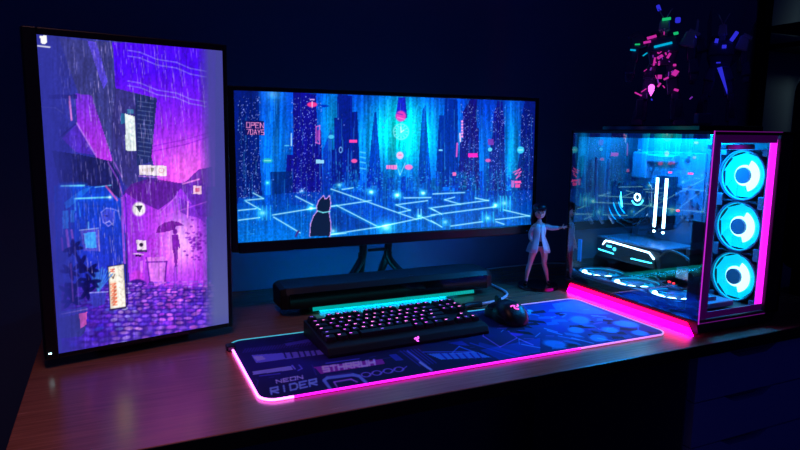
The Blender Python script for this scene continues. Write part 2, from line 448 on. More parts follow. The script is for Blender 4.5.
    for a in [(253, 193.2, 263, 198.7), (244.8, 200.5, 263, 198.7), (245.7, 201.4, 260, 209.6), (238.4, 210.5, 255.7, 208.7), (238.4, 220.2, 259.3, 217.5),
              (272, 215, 310.3, 208.7), (273, 217, 299.4, 232.8), (294.8, 196.3, 312, 205), (310, 208.7, 336, 205.4), (330, 189, 415.6, 219.3),
              (330, 206.5, 370, 200.5), (335.5, 205.4, 377.4, 227), (330, 234.2, 377, 227), (377, 227, 434, 215), (402.9, 197.8, 429.8, 197.4),
              (394.7, 204.7, 426.5, 200.5), (394.7, 204.7, 409.2, 210.2), (397.4, 212.7, 409, 210), (421, 217, 434, 223.3), (428, 207.8, 434, 210.5),
              (341, 189.5, 352, 187.8), (431.8, 193.8, 463.7, 192.3), (443.7, 199.6, 453.7, 197), (443.7, 199.6, 460, 204.2), (430, 207.8, 488, 200),
              (474.6, 197.8, 488, 200.5), (430, 215, 495.6, 206.5), (430, 208.3, 441, 214.2), (430, 220.5, 441, 227), (450, 226, 482, 221.5),
              (495, 219.5, 530, 215.6), (495.6, 221.5, 503.8, 224.2), (503, 209.6, 530, 216), (329, 234.5, 345, 233)]:
        P.line(a[:2], a[2:], 2.6, (0, 170, 240), .35, 1.0); P.line(a[:2], a[2:], .7, G, .95)
    for x, y, r, k in [(370, 192, 4, 1), (396, 195, 4.5, 1.1), (422, 193, 4, 1), (495, 205, 3.5, 1), (385, 227, 9, .7), (262, 213, 6, .6), (504, 203, 6, .6),
                       (487, 218, 5, .6), (310, 208, 4, .8), (301, 191, 3, .8), (267, 183, 2.5, .6), (444, 222, 5, .5), (338, 185, 4, .6), (332, 231, 5, .6), (418, 216, 3, .8), (272, 95, 12, .3)]:
        P.glow((x, y), r, r * .8, (60, 150, 90), k); P.glow((x, y), r * .4, r * .3, (170, 110, 60), k)
    for x in (500, 503, 506, 510): P.line((x, 196), (x, 211), 1, (60, 225, 245), .7)
    for x in (482, 486, 493): P.line((x, 212), (x, 222), 1, (60, 220, 245), .6)
    for x in (258, 262, 266, 270): P.line((x, 206), (x, 220), 1, (60, 200, 245), .6)
    for x in (417, 420): P.line((x, 209), (x, 219), .8, (150, 240, 250), .8)
    # neon signs
    pk = (255, 90, 170)
    P.rect(244.5, 121.5, 263.5, 136, (10, 14, 84), .9)
    text(P, 'OPEN', (246.2, 128.2), (4.5, .12), (0, -5), .55, (255, 150, 215), 1, .25); text(P, '7DAYS', (246.4, 134.8), (3.6, .1), (0, -4.8), .5, (255, 150, 215), 1, .25)
    P.ell((267, 161), 5, 2.6, (40, 200, 150), .6); P.line((264, 161), (270, 161), .6, (200, 250, 220))
    P.line((290.5, 134), (290.5, 146), 1, (190, 240, 255), .9); P.line((284, 146), (288, 146), .8, (90, 210, 250))
    P.ell((311, 105), 5, 2.5, (255, 60, 140), .9); P.line((309, 100), (313, 100), 1, (230, 170, 240)); P.line((311, 102), (311, 108), .8, (250, 200, 250))
    P.poly([(318, 105.5), (324, 105), (329, 106.5), (322, 108)], (0, 40, 170), .9)
    P.plines([(315, 127), (315, 143), (318.5, 144), (318.5, 126), (315, 127)], .8, (235, 110, 210)); P.plines([(317, 131), (317, 140)], .9, (220, 80, 200))
    P.rect(315, 160, 323, 163.5, (150, 220, 245), .9); P.ell((330, 137), 3, 2, (90, 220, 250), .7)
    P.rect(348, 140, 355.5, 142.5, (255, 70, 170), .95); P.ell((353, 161), 3, 2, pk, .9)
    P.ell((339.5, 150), 1.8, 3.2, (130, 200, 250), .8, ring=.4)
    for y in (152, 157, 162, 168): P.line((359, y), (364, y + 1), 1.2, (100, 220, 250), .7)
    P.ell((399.5, 116), 5.2, 5.4, (235, 60, 180), .9); P.line((396, 117), (403, 119), .7, (250, 130, 220)); P.line((395, 113), (401, 114.5), .8, (60, 30, 190), .8)
    P.ell((399.7, 131.5), 7.6, 7.8, (190, 250, 255), .95, ring=.14); P.ell((399.7, 131.5), 5.2, 5.4, (120, 240, 255), .5)
    P.plines([(399.5, 127), (399.8, 132), (402.5, 130)], .8, (235, 255, 255))
    for a in range(0, 12): P.line((399.7 + 5.4 * math.cos(a * PI / 6), 131.5 + 5.4 * math.sin(a * PI / 6)), (399.7 + 6.6 * math.cos(a * PI / 6), 131.5 + 6.6 * math.sin(a * PI / 6)), .4, (220, 255, 255))
    P.ell((398.7, 155.3), 3.6, 3.8, (230, 190, 235), .95); P.line((397.5, 155), (400, 155), .8, (230, 80, 160))
    P.rect(385, 165, 395.5, 169, (240, 130, 205), .95); P.ell((407.5, 167), 4, 2.6, (240, 120, 200), .95)
    for x in (387, 389.5, 392): P.line((x, 165.6), (x, 168.4), .5, (160, 60, 170))
    P.plines([(395, 163), (398.7, 175), (404, 163)], .5, (150, 240, 250)); P.plines([(392, 160), (386, 100)], 1.2, (60, 230, 255), .3); P.plines([(406, 160), (416, 105)], 1.2, (60, 230, 255), .3)
    for y in range(121, 138, 3): P.ell((461.2, y), 1.1, 1.2, (250, 150, 225), .95)
    P.line((459, 133), (459.5, 141), 1.3, (250, 210, 245)); P.line((456.3, 143), (455.6, 156), 1.6, (235, 90, 200), .9)
    P.rect(467.5, 153, 477, 156.8, (255, 30, 190), .95); P.rect(487.5, 138.5, 493, 144.5, (120, 50, 170), .9); P.ell((489.5, 149), 2.2, 2, (90, 220, 245), .9); P.ell((487.5, 160), 2.8, 1.7, pk, .8)
    P.ell((520.5, 149.3), 3.6, 3.6, (60, 210, 240), .9); P.line((518.5, 149.3), (522.5, 149.3), .7, (180, 240, 250))
    P.rect(437.5, 149, 441.5, 150.8, (120, 220, 250), .9); P.rect(451.5, 172, 455, 175.5, (245, 110, 180), .9)
    P.plines([(513, 172), (520, 168.5), (515, 174), (521, 171), (516, 178), (520, 175)], .8, pk, .95)
    P.rect(511, 180, 514, 187, (190, 110, 200), .9); P.rect(514.5, 180.5, 521, 183, (255, 80, 170), .95); P.rect(515, 184, 520, 187, (235, 70, 160), .95)
    # cat seen from behind
    cat = [(309.2, 236), (310, 224), (313, 216), (316.5, 211.5), (316.2, 206), (318, 201), (322.4, 196.3), (323.6, 199), (326, 199), (328.2, 196.2), (329.3, 203), (328.8, 208), (327.6, 211.5), (329.2, 222), (329.6, 229), (328.6, 236)]
    P.plines(cat, 1.5, (215, 150, 235), .95, .7); P.poly(cat, (8, 26, 58)); P.plines([(317, 211), (322, 212.6), (329, 211.4)], .9, (120, 235, 250))
    P.plines([(295, 236), (297, 232), (298, 231)], 1.6, (60, 30, 120))
    return P

# ------------------------------------------------------------------ upright screen picture: rainy violet alley
def paint_alley():
    P = Paint(250, 436, [(38, 34), (221.5, 51), (229.5, 323), (57, 353.5)], (52, 50, 150))
    X, Y = P.X, P.Y
    rs = np.random.RandomState(11)
    P.poly([(30, 30), (118, 40), (125, 110), (124, 200), (30, 200)], None, 1, grad=((50, (50, 54, 150)), (190, (42, 44, 160))))
    P.poly([(60, 38), (112, 42), (122, 90), (124, 150), (105, 150), (80, 95)], (56, 58, 128), .9)
    # violet sky
    P.poly([(113, 42), (215, 48), (215, 185), (160, 185), (150, 150), (157, 97), (136, 92), (116, 87)], None, 1, grad=((70, (72, 10, 245)), (170, (205, 60, 245))))
    P.glow((188, 165), 26, 28, (45, 40, 10))
    # wires
    for o in (0, 5.5, 30, 34.5):
        P.plines([(128, 50 + o), (140, 52 + o), (157, 59 + o), (176, 62 + o), (190, 68 + o), (206, 71 + o)], .7, (150, 160, 250), .75)
    P.plines([(150, 145), (185, 138), (210, 131)], .8, (120, 20, 190), .6); P.plines([(150, 150), (185, 143), (210, 135)], .8, (120, 20, 190), .6)
    # violet rooftops on the left
    P.poly([(88, 40), (97, 42), (108, 80), (104, 88)], (90, 70, 230), .8)
    P.poly([(76, 92), (92, 94), (110, 150), (114, 162), (96, 155), (78, 125)], None, .9, grad=((92, (110, 40, 215)), (155, (195, 50, 240))))
    P.poly([(50, 93), (78, 93), (78, 97), (50, 97)], (30, 30, 110), .7)
    P.line((60, 135), (77, 121), .9, (40, 25, 120)); P.poly([(62, 136), (77, 122), (96, 153), (76, 150)], (90, 40, 200), .7)
    P.plines([(77, 121), (95, 152)], 1.2, (190, 150, 250), .7); P.plines([(70, 95), (72, 118), (70, 100)], 1.6, (240, 130, 220), .7)
    P.plines([(40, 105), (56, 106), (63, 111)], .6, (120, 120, 200), .6)
    P.plines([(110, 100), (122, 103), (135, 104)], .6, (130, 130, 210), .5)
    # dark awning
    P.poly([(52, 148), (78, 152), (107, 158), (116, 160), (122, 190), (118, 200), (104, 185), (60, 184)], (26, 30, 96), .92)
    # middle dark building, louvred tower
    P.poly([(116, 87), (136, 92), (140, 160), (136, 200), (112, 162), (112, 120)], (54, 50, 128), .9)
    P.poly([(135, 92), (157, 97), (151, 160), (137, 164)], (30, 42, 100), .95)
    for k in range(13): P.line((138, 100 + k * 4.4), (153.5 - k * .3, 102 + k * 4.4), .7, (120, 140, 190), .55)
    P.rect(121, 112, 126, 122, (40, 110, 160), .9)
    P.poly([(125, 112), (134.5, 115), (136, 149), (126, 148.5)], (232, 246, 246)); P.rect(127, 108, 134, 112, (60, 130, 170), .8)
    for k in range(4): P.line((130, 120 + k * 6), (132, 122 + k * 6), .8, (150, 190, 190), .7)
    # lower left blue shopfront
    P.poly([(54, 183), (104, 184), (124, 200), (126, 292), (56, 300)], None, 1, grad=((184, (16, 66, 205)), (280, (34, 46, 190))))
    P.poly([(56, 183), (70, 183), (72, 300), (58, 300)], (38, 50, 165), .7)
    P.poly([(64, 200), (82, 187), (92, 184), (80, 196), (66, 207)], (30, 110, 235), .8)
    for a, b in (((61, 183.5), (84, 183.2)), ((74.5, 196.2), (110, 195))):
        P.line(a, b, 5, (20, 90, 250), .6, 2); P.line(a, b, 1.5, (110, 220, 255))
    P.line((74.5, 196), (75, 208), .8, (80, 180, 255)); P.line((95, 185), (111, 183), .8, (110, 190, 250)); P.glow((110, 195), 2, 2, (150, 120, 20))
    P.rect(62, 208, 68, 226, (40, 130, 235), .8); P.rect(70, 208, 74, 220, (40, 130, 235), .7); P.line((78, 200), (80, 214), 1, (50, 140, 245), .8)
    P.line((66, 228), (68, 245), 2.5, (190, 90, 220), .7); P.line((71, 228), (73, 242), 2, (190, 90, 220), .7); P.line((61, 236), (62, 248), 2, (150, 60, 220), .8)
    P.poly([(80, 228), (98, 227), (99, 249), (83, 249)], (70, 70, 200)); P.poly([(83, 231), (95, 230), (96, 246), (85, 246)], (60, 150, 250))
    P.line((79, 228), (98, 226), .8, (160, 180, 250)); P.line((88, 220), (88, 226), 1.4, (90, 160, 250)); P.line((98, 228), (99, 249), .8, (190, 150, 230))
    P.plines([(101, 210), (106, 206), (113, 207), (118, 209), (120, 217)], 1, (120, 130, 250), .9); P.plines([(101, 210), (103, 220), (108, 224), (113, 221), (114, 209)], 1, (140, 130, 240), .9)
    P.ell((108, 214), 6, 7, (70, 70, 210), .7); P.line((104, 213), (107, 214), 1, (20, 20, 120)); P.plines([(105, 221), (109, 219), (113, 223)], .9, (160, 160, 250))
    # violet right side of the alley
    P.poly([(122, 195), (131, 185), (148, 180), (206, 182), (208, 292), (130, 292)], None, 1, grad=((190, (140, 40, 225)), (280, (165, 50, 235))))
    P.glow((181, 238), 15, 26, (60, 110, 40)); P.glow((176, 250), 30, 26, (50, 25, 15)); P.glow((160, 215), 20, 20, (25, 10, 5)); P.ell((191, 228), 6, 10, (235, 130, 250), .6, .5)
    P.poly([(131, 182), (150, 176), (184, 182), (172, 198), (158, 208), (138, 199), (124, 190)], (84, 28, 145), .85)
    P.poly([(188, 178), (198, 168), (212, 165), (214, 215), (200, 215), (184, 190), (178, 184)], (88, 36, 165), .85)
    P.line((183, 182), (199, 177.5), 1.4, (240, 130, 250)); P.poly([(178, 195), (190, 202), (206, 204), (206, 222), (198, 216), (188, 214), (180, 210)], (100, 34, 185), .7)
    P.line((160, 215), (207, 200), 1, (200, 90, 240), .6); P.line((188, 200), (187.5, 216), 1.4, (240, 140, 250), .8); P.line((176, 195), (160, 211), .9, (210, 120, 250), .7)
    P.plines([(108, 160), (118, 178), (126, 205)], 1.1, (150, 70, 220), .8); P.plines([(114, 160), (122, 175)], .8, (190, 100, 240), .7); P.line((106, 184), (117, 198), 1.6, (220, 90, 190), .9)
    # signs
    P.poly([(139, 163), (166.5, 164), (166.5, 174.5), (139, 172.5)], (240, 225, 235)); P.line((139, 174), (166, 176), 1, (190, 120, 230)); P.ell((161.3, 168.5), 3, 2.8, (215, 150, 170), .8, ring=.4)
    for k in range(5): P.rect(142 + k * 2.1, 166.6, 143.4 + k * 2.1, 169.6, (190, 170, 160), .8)
    P.poly([(150.5, 166), (154.5, 166), (152.5, 170)], (130, 130, 130), .9)
    P.poly([(193, 184), (201.5, 184), (201.5, 192.5), (193, 192)], (240, 190, 225)); P.rect(195, 186, 199.5, 190, (200, 70, 120), .8)
    P.ell((138.7, 207), 6.6, 7, (244, 240, 246)); P.poly([(135, 203.5), (142.5, 203.5), (139.5, 211), (138, 208)], (50, 50, 80))
    # pole
    P.poly([(120.5, 195), (123, 195), (125, 262), (123, 262)], (170, 80, 225), .8); P.line((125.5, 195), (128, 290), 1, (60, 30, 160)); P.line((131, 190), (131, 285), .8, (210, 110, 245), .6)
    # street objects
    P.poly([(136, 238), (146, 239), (146, 250), (137, 249)], (245, 220, 250)); P.ell((141, 243), 2, 2, (40, 20, 60)); P.rect(136, 248, 147, 250.5, (40, 20, 80), .8)
    P.plines([(133, 252), (138, 252), (143, 253)], 1, (240, 200, 250)); P.rect(135, 253, 141, 255, (30, 15, 70)); P.rect(140, 259, 142.5, 272, (220, 120, 250), .8)
    P.poly([(146, 256), (166, 255), (168, 260), (145, 260)], (215, 110, 240)); P.poly([(148, 260.5), (166, 260), (165, 284), (150, 284)], (214, 110, 245)); P.plines([(146, 256), (147, 260), (150, 284)], 1.2, (90, 20, 160)); P.plines([(166.5, 260), (164.5, 284)], 1.4, (90, 20, 160)); P.line((146, 260.6), (167, 260.2), 1.2, (100, 20, 170))
    P.ell((137, 276), 7, 7, (200, 60, 225), .8); P.ell((137, 283), 9, 5, (40, 20, 130), .9); P.ell((151, 283), 3, 3, (60, 20, 140), .8)
    # person under an umbrella
    P.poly([(155.5, 231.5), (158, 225), (164, 221), (172, 219), (179, 220.5), (184, 223.5), (176, 224.5), (174.5, 228), (166, 230)], (120, 30, 165))
    P.line((174.5, 222), (175, 232), .8, (80, 20, 140)); P.ell((175, 230), 2.3, 2.8, (110, 25, 160))
    P.poly([(171.5, 233), (178, 232.5), (180.5, 246), (179, 247), (178, 244), (178, 256), (176.5, 266), (175, 266), (173.5, 252), (172, 246)], (120, 30, 170)); P.poly([(174, 264), (178, 264), (177, 284), (173, 284)], (110, 40, 190), .5)
    for i in range(60):
        x = rs.normal(195, 5); y = rs.normal(242, 9); P.ell((x, y), 1.6, 1, (110, 20, 175), .6)
    for i in range(25):
        x = rs.normal(153, 3); y = rs.normal(243, 6); P.ell((x, y), 1.5, 1, (170, 40, 210), .5)
    # cobbled ground
    gm = np.clip((Y - (282 + .02 * (X - 130))) / 5, 0, 1) * (X > 60)
    P.blend(gm, (60, 26, 165), .95)
    k = 0
    yy = 281
    while yy < 352:
        h = 2.2 + (yy - 281) * .055; x = 70 + rs.uniform(-6, 0)
        while x < 212:
            w = h * rs.uniform(1.6, 2.8)
            warm = 1 - abs((x + w / 2) - 172) / 60
            near = 1 - abs((x + w / 2) - 122) / 20
            col = np.array((84, 48, 205.)) + np.array((110, 30, 35.)) * max(0, warm) * rs.uniform(.2, 1.1) + rs.uniform(-26, 26, 3) * np.array((1, .6, .5))
            if near > 0: col = col + np.array((110, 140, 20.)) * near * rs.uniform(.2, 1)
            if x > 130 and rs.rand() < .4: col = col + np.array((60, 45, 20.))
            sl = -.12 * (x - 130)
            P.ell((x + w / 2 + rs.uniform(-.5, .5), yy + h / 2 + sl * .18 + rs.uniform(-.7, .7)), w / 2 * rs.uniform(.7, .98), h / 2 * rs.uniform(.6, .95), col, rs.uniform(.6, .95), .3, ang=rs.uniform(-.25, .1))
            x += w
        yy += h
    P.c *= np.where(gm[..., None] > 0, (.78 + .4 * P.noise(5, 3, 8))[..., None], 1)
    # sign with red characters, reflection, plants, pot
    P.poly([(107.5, 265), (123.5, 262.5), (125.5, 306), (109.5, 308.5)], (250, 240, 225)); P.plines([(107.5, 265), (123.5, 262.5), (125.5, 306), (109.5, 308.5), (107.5, 265)], .8, (30, 20, 60))
    P.poly([(109, 281), (115.5, 280), (117, 304), (110.5, 305)], (250, 215, 190)); 
    for k in range(6): P.plines([(110 + k * .2, 283 + k * 3.8), (115 + k * .2, 282 + k * 3.8), (111.5 + k * .2, 285 + k * 3.8), (115.5 + k * .2, 285 + k * 3.8)], .7, (235, 90, 60))
    P.plines([(109.5, 268), (114, 267.5), (110, 270), (114, 270)], .8, (230, 90, 70)); P.plines([(110, 273), (112.5, 277), (114, 273)], .8, (80, 50, 60))
    for k in range(6): P.line((118.5, 268 + k * 6), (121.5, 270 + k * 6), .7, (180, 160, 150), .6)
    P.line((125.5, 263), (127, 304), 1, (20, 15, 60)); P.line((109, 309), (125, 307), 1.4, (30, 20, 80))
    for k in range(9): P.line((98 + rs.uniform(-1, 1), 290), (91 + k * 2.6, 266 + abs(k - 4) * 1.6), 1.3, (60, 130, 190 + 5 * k), .8)
    P.poly([(89, 291), (106, 290), (104, 303), (96, 306), (90, 303)], (54, 60, 185), .9); P.line((87, 291.5), (107, 290.5), 1.1, (150, 150, 240))
    for i in range(46):
        a = rs.uniform(0, PI); cx, cy = [(72, 246), (80, 262), (69, 270), (88, 268), (75, 284), (86, 290), (66, 290), (90, 280), (70, 300)][i % 9]
        a = (i * 2.4); P.ell((cx + 5 * math.cos(a), cy + 4 * math.sin(a)), 5.6, 2.1, (8, 12, 84), .92, .2, ang=a)
    P.line((74, 245), (78, 305), 1.2, (120, 110, 230), .5); P.line((70, 262), (72, 300), 1.2, (200, 90, 200), .5)
    P.poly([(57, 311), (86, 305), (87, 310), (58, 317)], (56, 56, 170)); P.plines([(60, 313), (86, 308)], .9, (170, 130, 220), .8)
    P.poly([(58, 317), (86, 311), (84, 330), (80, 336), (58, 338)], (50, 50, 130)); P.poly([(78, 313), (86, 311), (85, 324), (79, 328)], (235, 90, 190), .9)
    # rain
    for i in range(520):
        x = rs.uniform(60, 205); y = rs.uniform(38, 265); l = rs.uniform(4, 18)
        c = (200, 180, 250) if X.mean() else 0
        P.line((x, y), (x + l * .12, y + l), .34, c, rs.uniform(.2, .75) * (.6 if x < 85 else 1), .35)
    n = P.noise(1.5, 16, 21); P.c *= (.86 + .30 * n)[..., None]
    n = P.noise(1.4, 2, 22); P.c *= (.90 + .22 * n)[..., None]
    # pale frame-like margins of the wallpaper
    mL = np.clip((72 - (X - (Y - 34) * .06)) / 26, 0, 1) * .75; P.blend(mL, (48, 52, 160), 1)
    mR = np.clip(((X - (Y - 50) * .03) - 196) / 12, 0, 1); P.blend(mR, (72, 72, 155), .92)
    P.blend(np.clip(((X - (Y - 50) * .03) - 196) / 12, 0, 1) * np.clip((Y - 200) / 100, 0, 1), (98, 108, 160), .6)
    mB = np.clip((Y - (331 - (X - 120) * .17)) / 12, 0, 1) * .25; P.blend(mB, (60, 60, 170), 1)
    # desktop icon
    P.poly([(41.3, 35.5), (47.5, 35.2), (48.5, 37), (48, 42), (45.5, 43.8), (42.4, 42.6)], (255, 255, 255)); P.line((39, 45.2), (51, 46.6), 1.2, (250, 250, 255))
    return P

# ------------------------------------------------------------------ mat print
def paint_mat():
    # corners of the printed face as seen in the photograph's frame
    P = Paint(520, 190, MATC, (22, 19, 74))
    X, Y = P.X, P.Y; rs = np.random.RandomState(5)
    def q(u, v): # mat metres -> picture units
        i = min(int(v * 189), 189); j = min(int(u * 519), 519); return (X[i, j], Y[i, j])
    t = np.clip((P.u - .3) / .5, 0, 1)
    P.blend(t, (8, 42, 92), 1)
    n = P.noise(14, 6, 2); P.blend(np.clip((n - .55) * 4, 0, 1) * t, (18, 26, 100), .9)
    def band(u0, v0, u1, v1, col, a=1, sk=0):
        P.poly([q(u0 + sk, v0), q(u1 + sk, v0), q(u1, v1), q(u0, v1)], col, a)
    def B(pts, col, a=1.0): P.poly(pts, col, a)
    D1_, D2_ = (24, 20, 78), (104, 104, 214)
    P.glow((290, 362), 60, 22, (16, 6, 40)); P.glow((560, 320), 60, 26, (0, 40, 60))
    for k in range(24):
        x = 243 + k * 2.9; y = 350.5 - k * .33; P.line((x, y + 2.0), (x + 2.6, y - 1.6), 1.1, (72, 60, 150), .7)
    B([(284, 343.5), (309, 339), (311, 341.5), (287, 346)], (70, 70, 170), .8)
    B([(251, 355.2), (281, 353), (323, 349.8), (328, 353.7), (256.4, 363)], (98, 98, 208), .95)
    B([(253, 356.5), (262, 356), (266, 359), (257, 361)], (140, 140, 235), .8)
    for x in (283.5, 290, 297.5, 303, 309, 314): P.line((x, 351.6 - (x - 283) * .07), (x + 2.4, 357.6 - (x - 283) * .09), 1.5, (26, 22, 90))
    B([(252.6, 371.5), (291, 366), (293.5, 369.7), (253, 374.8)], (120, 124, 228), .95); P.plines([(292, 365.5), (295, 369)], 1.2, (120, 120, 220)); P.plines([(299, 365), (302, 368.5), (298, 370.5)], 1.2, (96, 96, 200), .9)
    P.line((259.5, 376), (280, 373.6), .8, (80, 80, 190)); P.plines([(257, 386), (258, 381), (256, 379)], .6, (60, 60, 150))
    text(P, 'NEON', (276.7, 383.2), (7.0, -1.25), (-.6, -3.1), 1.0, (160, 160, 245), .95, .4)
    text(P, 'RIDER', (271.5, 394.2), (9.6, -2.0), (-1.0, -5.8), 1.7, (112, 140, 250), .95, .45)
    P.line((312, 365), (316, 374.5), 1.2, (60, 50, 140), .8); P.line((326, 363.3), (359, 358.7), 1, (90, 90, 200), .85)
    B([(314, 367), (382, 359), (384.7, 363.7), (320, 374)], (128, 46, 150), .95)
    text(P, 'STHRRUH', (323.8, 371.6), (7.6, -1.06), (-1.2, -4.6), 1.9, (168, 156, 240), .92, .45)
    P.line((326, 376), (352, 372.4), .8, (80, 50, 140), .8)
    P.plines([(331, 390), (324, 380.3), (327, 378), (353, 374.8), (359, 376.2), (366, 382.5)], 3.0, (96, 124, 240), .95)
    P.plines([(337, 387), (334, 382), (351, 379.2), (357, 382)], 1.4, (150, 110, 220), .9)
    for cx, cy in ((366, 374.7), (376.7, 373), (388, 371), (398.7, 369.4)): P.ell((cx, cy), 5.4, 2.6, (112, 104, 205), .95, ring=.36)
    for cx, cy in ((371, 374), (382, 372.2), (393, 370.4), (404, 368.4)): P.line((cx - 2.5, cy + 2), (cx + 2.5, cy - 2), .9, (112, 104, 205), .9)
    for k in range(6): P.line((400 + k * 3.6, 350.8 - k * .35), (420 + k * 3.2, 366 - k * .6), .8, (64, 84, 205), .65)
    B([(389, 355), (396, 354), (404, 360), (396, 361)], (60, 80, 200), .6)
    P.line((420, 362.5), (431.5, 370.4), 2.2, (120, 150, 250), .9); P.line((407, 351), (431, 369.5), 1, (110, 130, 240), .8)
    B([(427, 353.8), (477, 352), (491, 357.3), (441, 359.6)], (66, 130, 240), .85)
    for k in range(6): P.line((440 + k * 7.4, 353), (447 + k * 7.2, 359.5), 1.3, (18, 30, 130), .9)
    P.line((423, 352), (474, 351.6), .8, (90, 120, 230), .8); P.plines([(459, 346.5), (451, 354), (474, 352), (459, 346.5)], .9, (80, 130, 240), .8)
    B([(448, 343), (462, 341), (470, 346), (458, 345)], (50, 70, 180), .6); P.line((470, 343), (515, 357), 1, (70, 110, 230), .5); P.line((480, 344), (520, 354), 3, (30, 90, 200), .4)
    B([(480, 350), (540, 338), (540, 352), (500, 360)], (22, 84, 190), .5)
    P.plines([(485, 326), (483, 336), (500, 347), (517, 338), (508, 331)], .8, (150, 96, 200), .85)
    P.ell((517, 333), 7, 3, (96, 66, 180), .85); P.ell((529, 312), 4.5, 2.4, (50, 170, 190), .9); P.plines([(519, 339), (526, 342), (533, 345)], 1.0, (140, 120, 220), .85)
    for i in range(64):
        u = rs.uniform(.655, .985); v = rs.uniform(.05, .93); l = rs.uniform(.012, .045); d = rs.uniform(-.03, .10)
        col = [(20, 116, 176), (8, 16, 56), (14, 74, 138), (5, 10, 40)][i % 4]
        P.poly([q(min(u, .99), v), q(min(u + l, .99), min(v + d, .97)), q(min(u + l * .8, .99), min(v + d + .06, .98)), q(max(u - l * .4, 0), min(v + .05, .97))], col, .75)
    B([(552, 304), (575, 300), (590, 306), (610, 314), (585, 314), (556, 310)], (18, 112, 176), .85)
    for cx, cy, a, b in ((580, 320, 10, 3.8), (598, 338, 9, 3.6), (626, 324, 14, 3), (555, 344, 12, 3.6), (640, 333, 9, 2.4), (576, 330, 8, 3), (610, 330, 9, 2.6)): P.ell((cx, cy), a, b, (28, 132, 190), .9, .2, ang=.12)
    for i in range(34):
        u = rs.uniform(.60, .97); v = rs.uniform(.1, .9); P.line(q(u, v), q(min(u + rs.uniform(.01, .03), .99), min(v + rs.uniform(-.1, .15), .98)), .6, [(140, 190, 245), (170, 100, 190), (60, 150, 235)][i % 3], .7)
    for i in range(40):
        u = rs.uniform(.03, .62); v = rs.uniform(.05, .95); P.line(q(u, v), q(u + rs.uniform(.005, .02), v), .5, (80, 80, 170), .5)
    P.c = 255 * np.clip(P.c / 255, 0, 1) ** 1.25 * 1.5
    return P
MATC = [(229.1, 341.8), (573.6, 298.4), (668.2, 333.3), (261.8, 401.6)]

# ------------------------------------------------------------------ camera
f, pit, rol, yaw = 622.99, R(8.512), R(.6445), R(-24.797)
fwd = Vector((-math.sin(yaw) * math.cos(pit), math.cos(yaw) * math.cos(pit), -math.sin(pit)))
rt = Vector((math.cos(yaw), math.sin(yaw), 0)); up = rt.cross(fwd)
Rr = rt * math.cos(rol) + up * math.sin(rol); Uu = up * math.cos(rol) - rt * math.sin(rol)
cam = bpy.data.cameras.new('camera'); co = bpy.data.objects.new('camera', cam); C.objects.link(co)
cam.sensor_width = 36; cam.lens = f * 36 / 800; cam.clip_start = .02
co.matrix_world = Matrix(((Rr.x, Uu.x, -fwd.x, -.6457), (Rr.y, Uu.y, -fwd.y, -1.3948), (Rr.z, Uu.z, -fwd.z, .4164), (0, 0, 0, 1)))
SC.camera = co

# ------------------------------------------------------------------ room
FZ = -.74
def struct(name, b, m): return tag(b.build(name, m), kind='structure')
WY = .222
struct('floor', MB().box((.2, -1.0, FZ - .05), (5.4, 3.4, .1)), floor_m)
struct('wall_back', MB().box((.2, WY + .05, .58), (5.4, .1, 2.64)), wall_m)
struct('wall_left', MB().box((-2.45, -1.0, .58), (.1, 3.4, 2.64)), wall_m)
struct('wall_right', MB().box((2.85, -1.0, .58), (.1, 3.4, 2.64)), wall_m)
struct('baseboard_back', MB().box((.2, WY - .006, FZ + .04), (5.2, .012, .08), bev=.003), wall_m)

# ------------------------------------------------------------------ desk
D0, D1, DX0, DX1 = -.5586, WY - .004, -.7915, .98
desk = thing('desk', 'long brown wood-veneer desk carrying both monitors and the computer', 'desk', (.1, -.17, FZ))
MB().box(((DX0 + DX1) / 2, (D0 + D1) / 2, -.0125), (DX1 - DX0, D1 - D0, .025), bev=.0015).build('desktop', wood_m, desk, world=True)
MB().box(((DX0 + DX1) / 2, D0 - .0006, -.0130), (DX1 - DX0, .0012, .024)).build('front_edge_band', matte, desk, world=True)['label'] = 'black front edge band'
MB().box((DX0 + .04, (D0 + D1) / 2 + .03, (FZ - .025) / 2), (.03, .62, -FZ - .025), bev=.002).build('side_panel', matte, desk, world=True)
MB().box((-.18, .16, -.18), (1.12, .02, .3), bev=.002).build('back_rail', matte, desk, world=True)

# drawer unit under the right end
DU = thing('drawer_unit', 'dark navy drawer cabinet with cut-out grips under the right end of the desk', 'drawers', (.62, -.25, FZ))
x0, x1, yf = .412, .80, -.541
MB().box(((x0 + x1) / 2, yf + .26, -.385), (x1 - x0, .50, .70), bev=.002).build('carcass', blackwood, DU, world=True)
zt = -.031
for k in range(6):
    h = .0985; w = x1 - x0 - .006; cx = (x0 + x1) / 2
    gx = .582 - cx; g = .075; dpt = .016
    pr = [(-w / 2, -h + .002), (w / 2, -h + .002), (w / 2, 0), (gx + g, 0)]
    for i in range(1, 10): # scooped finger grip cut into the top edge
        a = i / 10; pr.append((gx + g - 2 * g * a, -dpt * min(1, math.sin(PI * a) * 1.6)))
    pr += [(gx - g, 0), (-w / 2, 0)]
    M = Matrix.Translation((cx, yf + .010, zt - k * .1)) @ Matrix.Rotation(PI / 2, 4, 'X')
    MB().prism(pr, .019, M).build('drawer', drawer_m, DU, world=True)

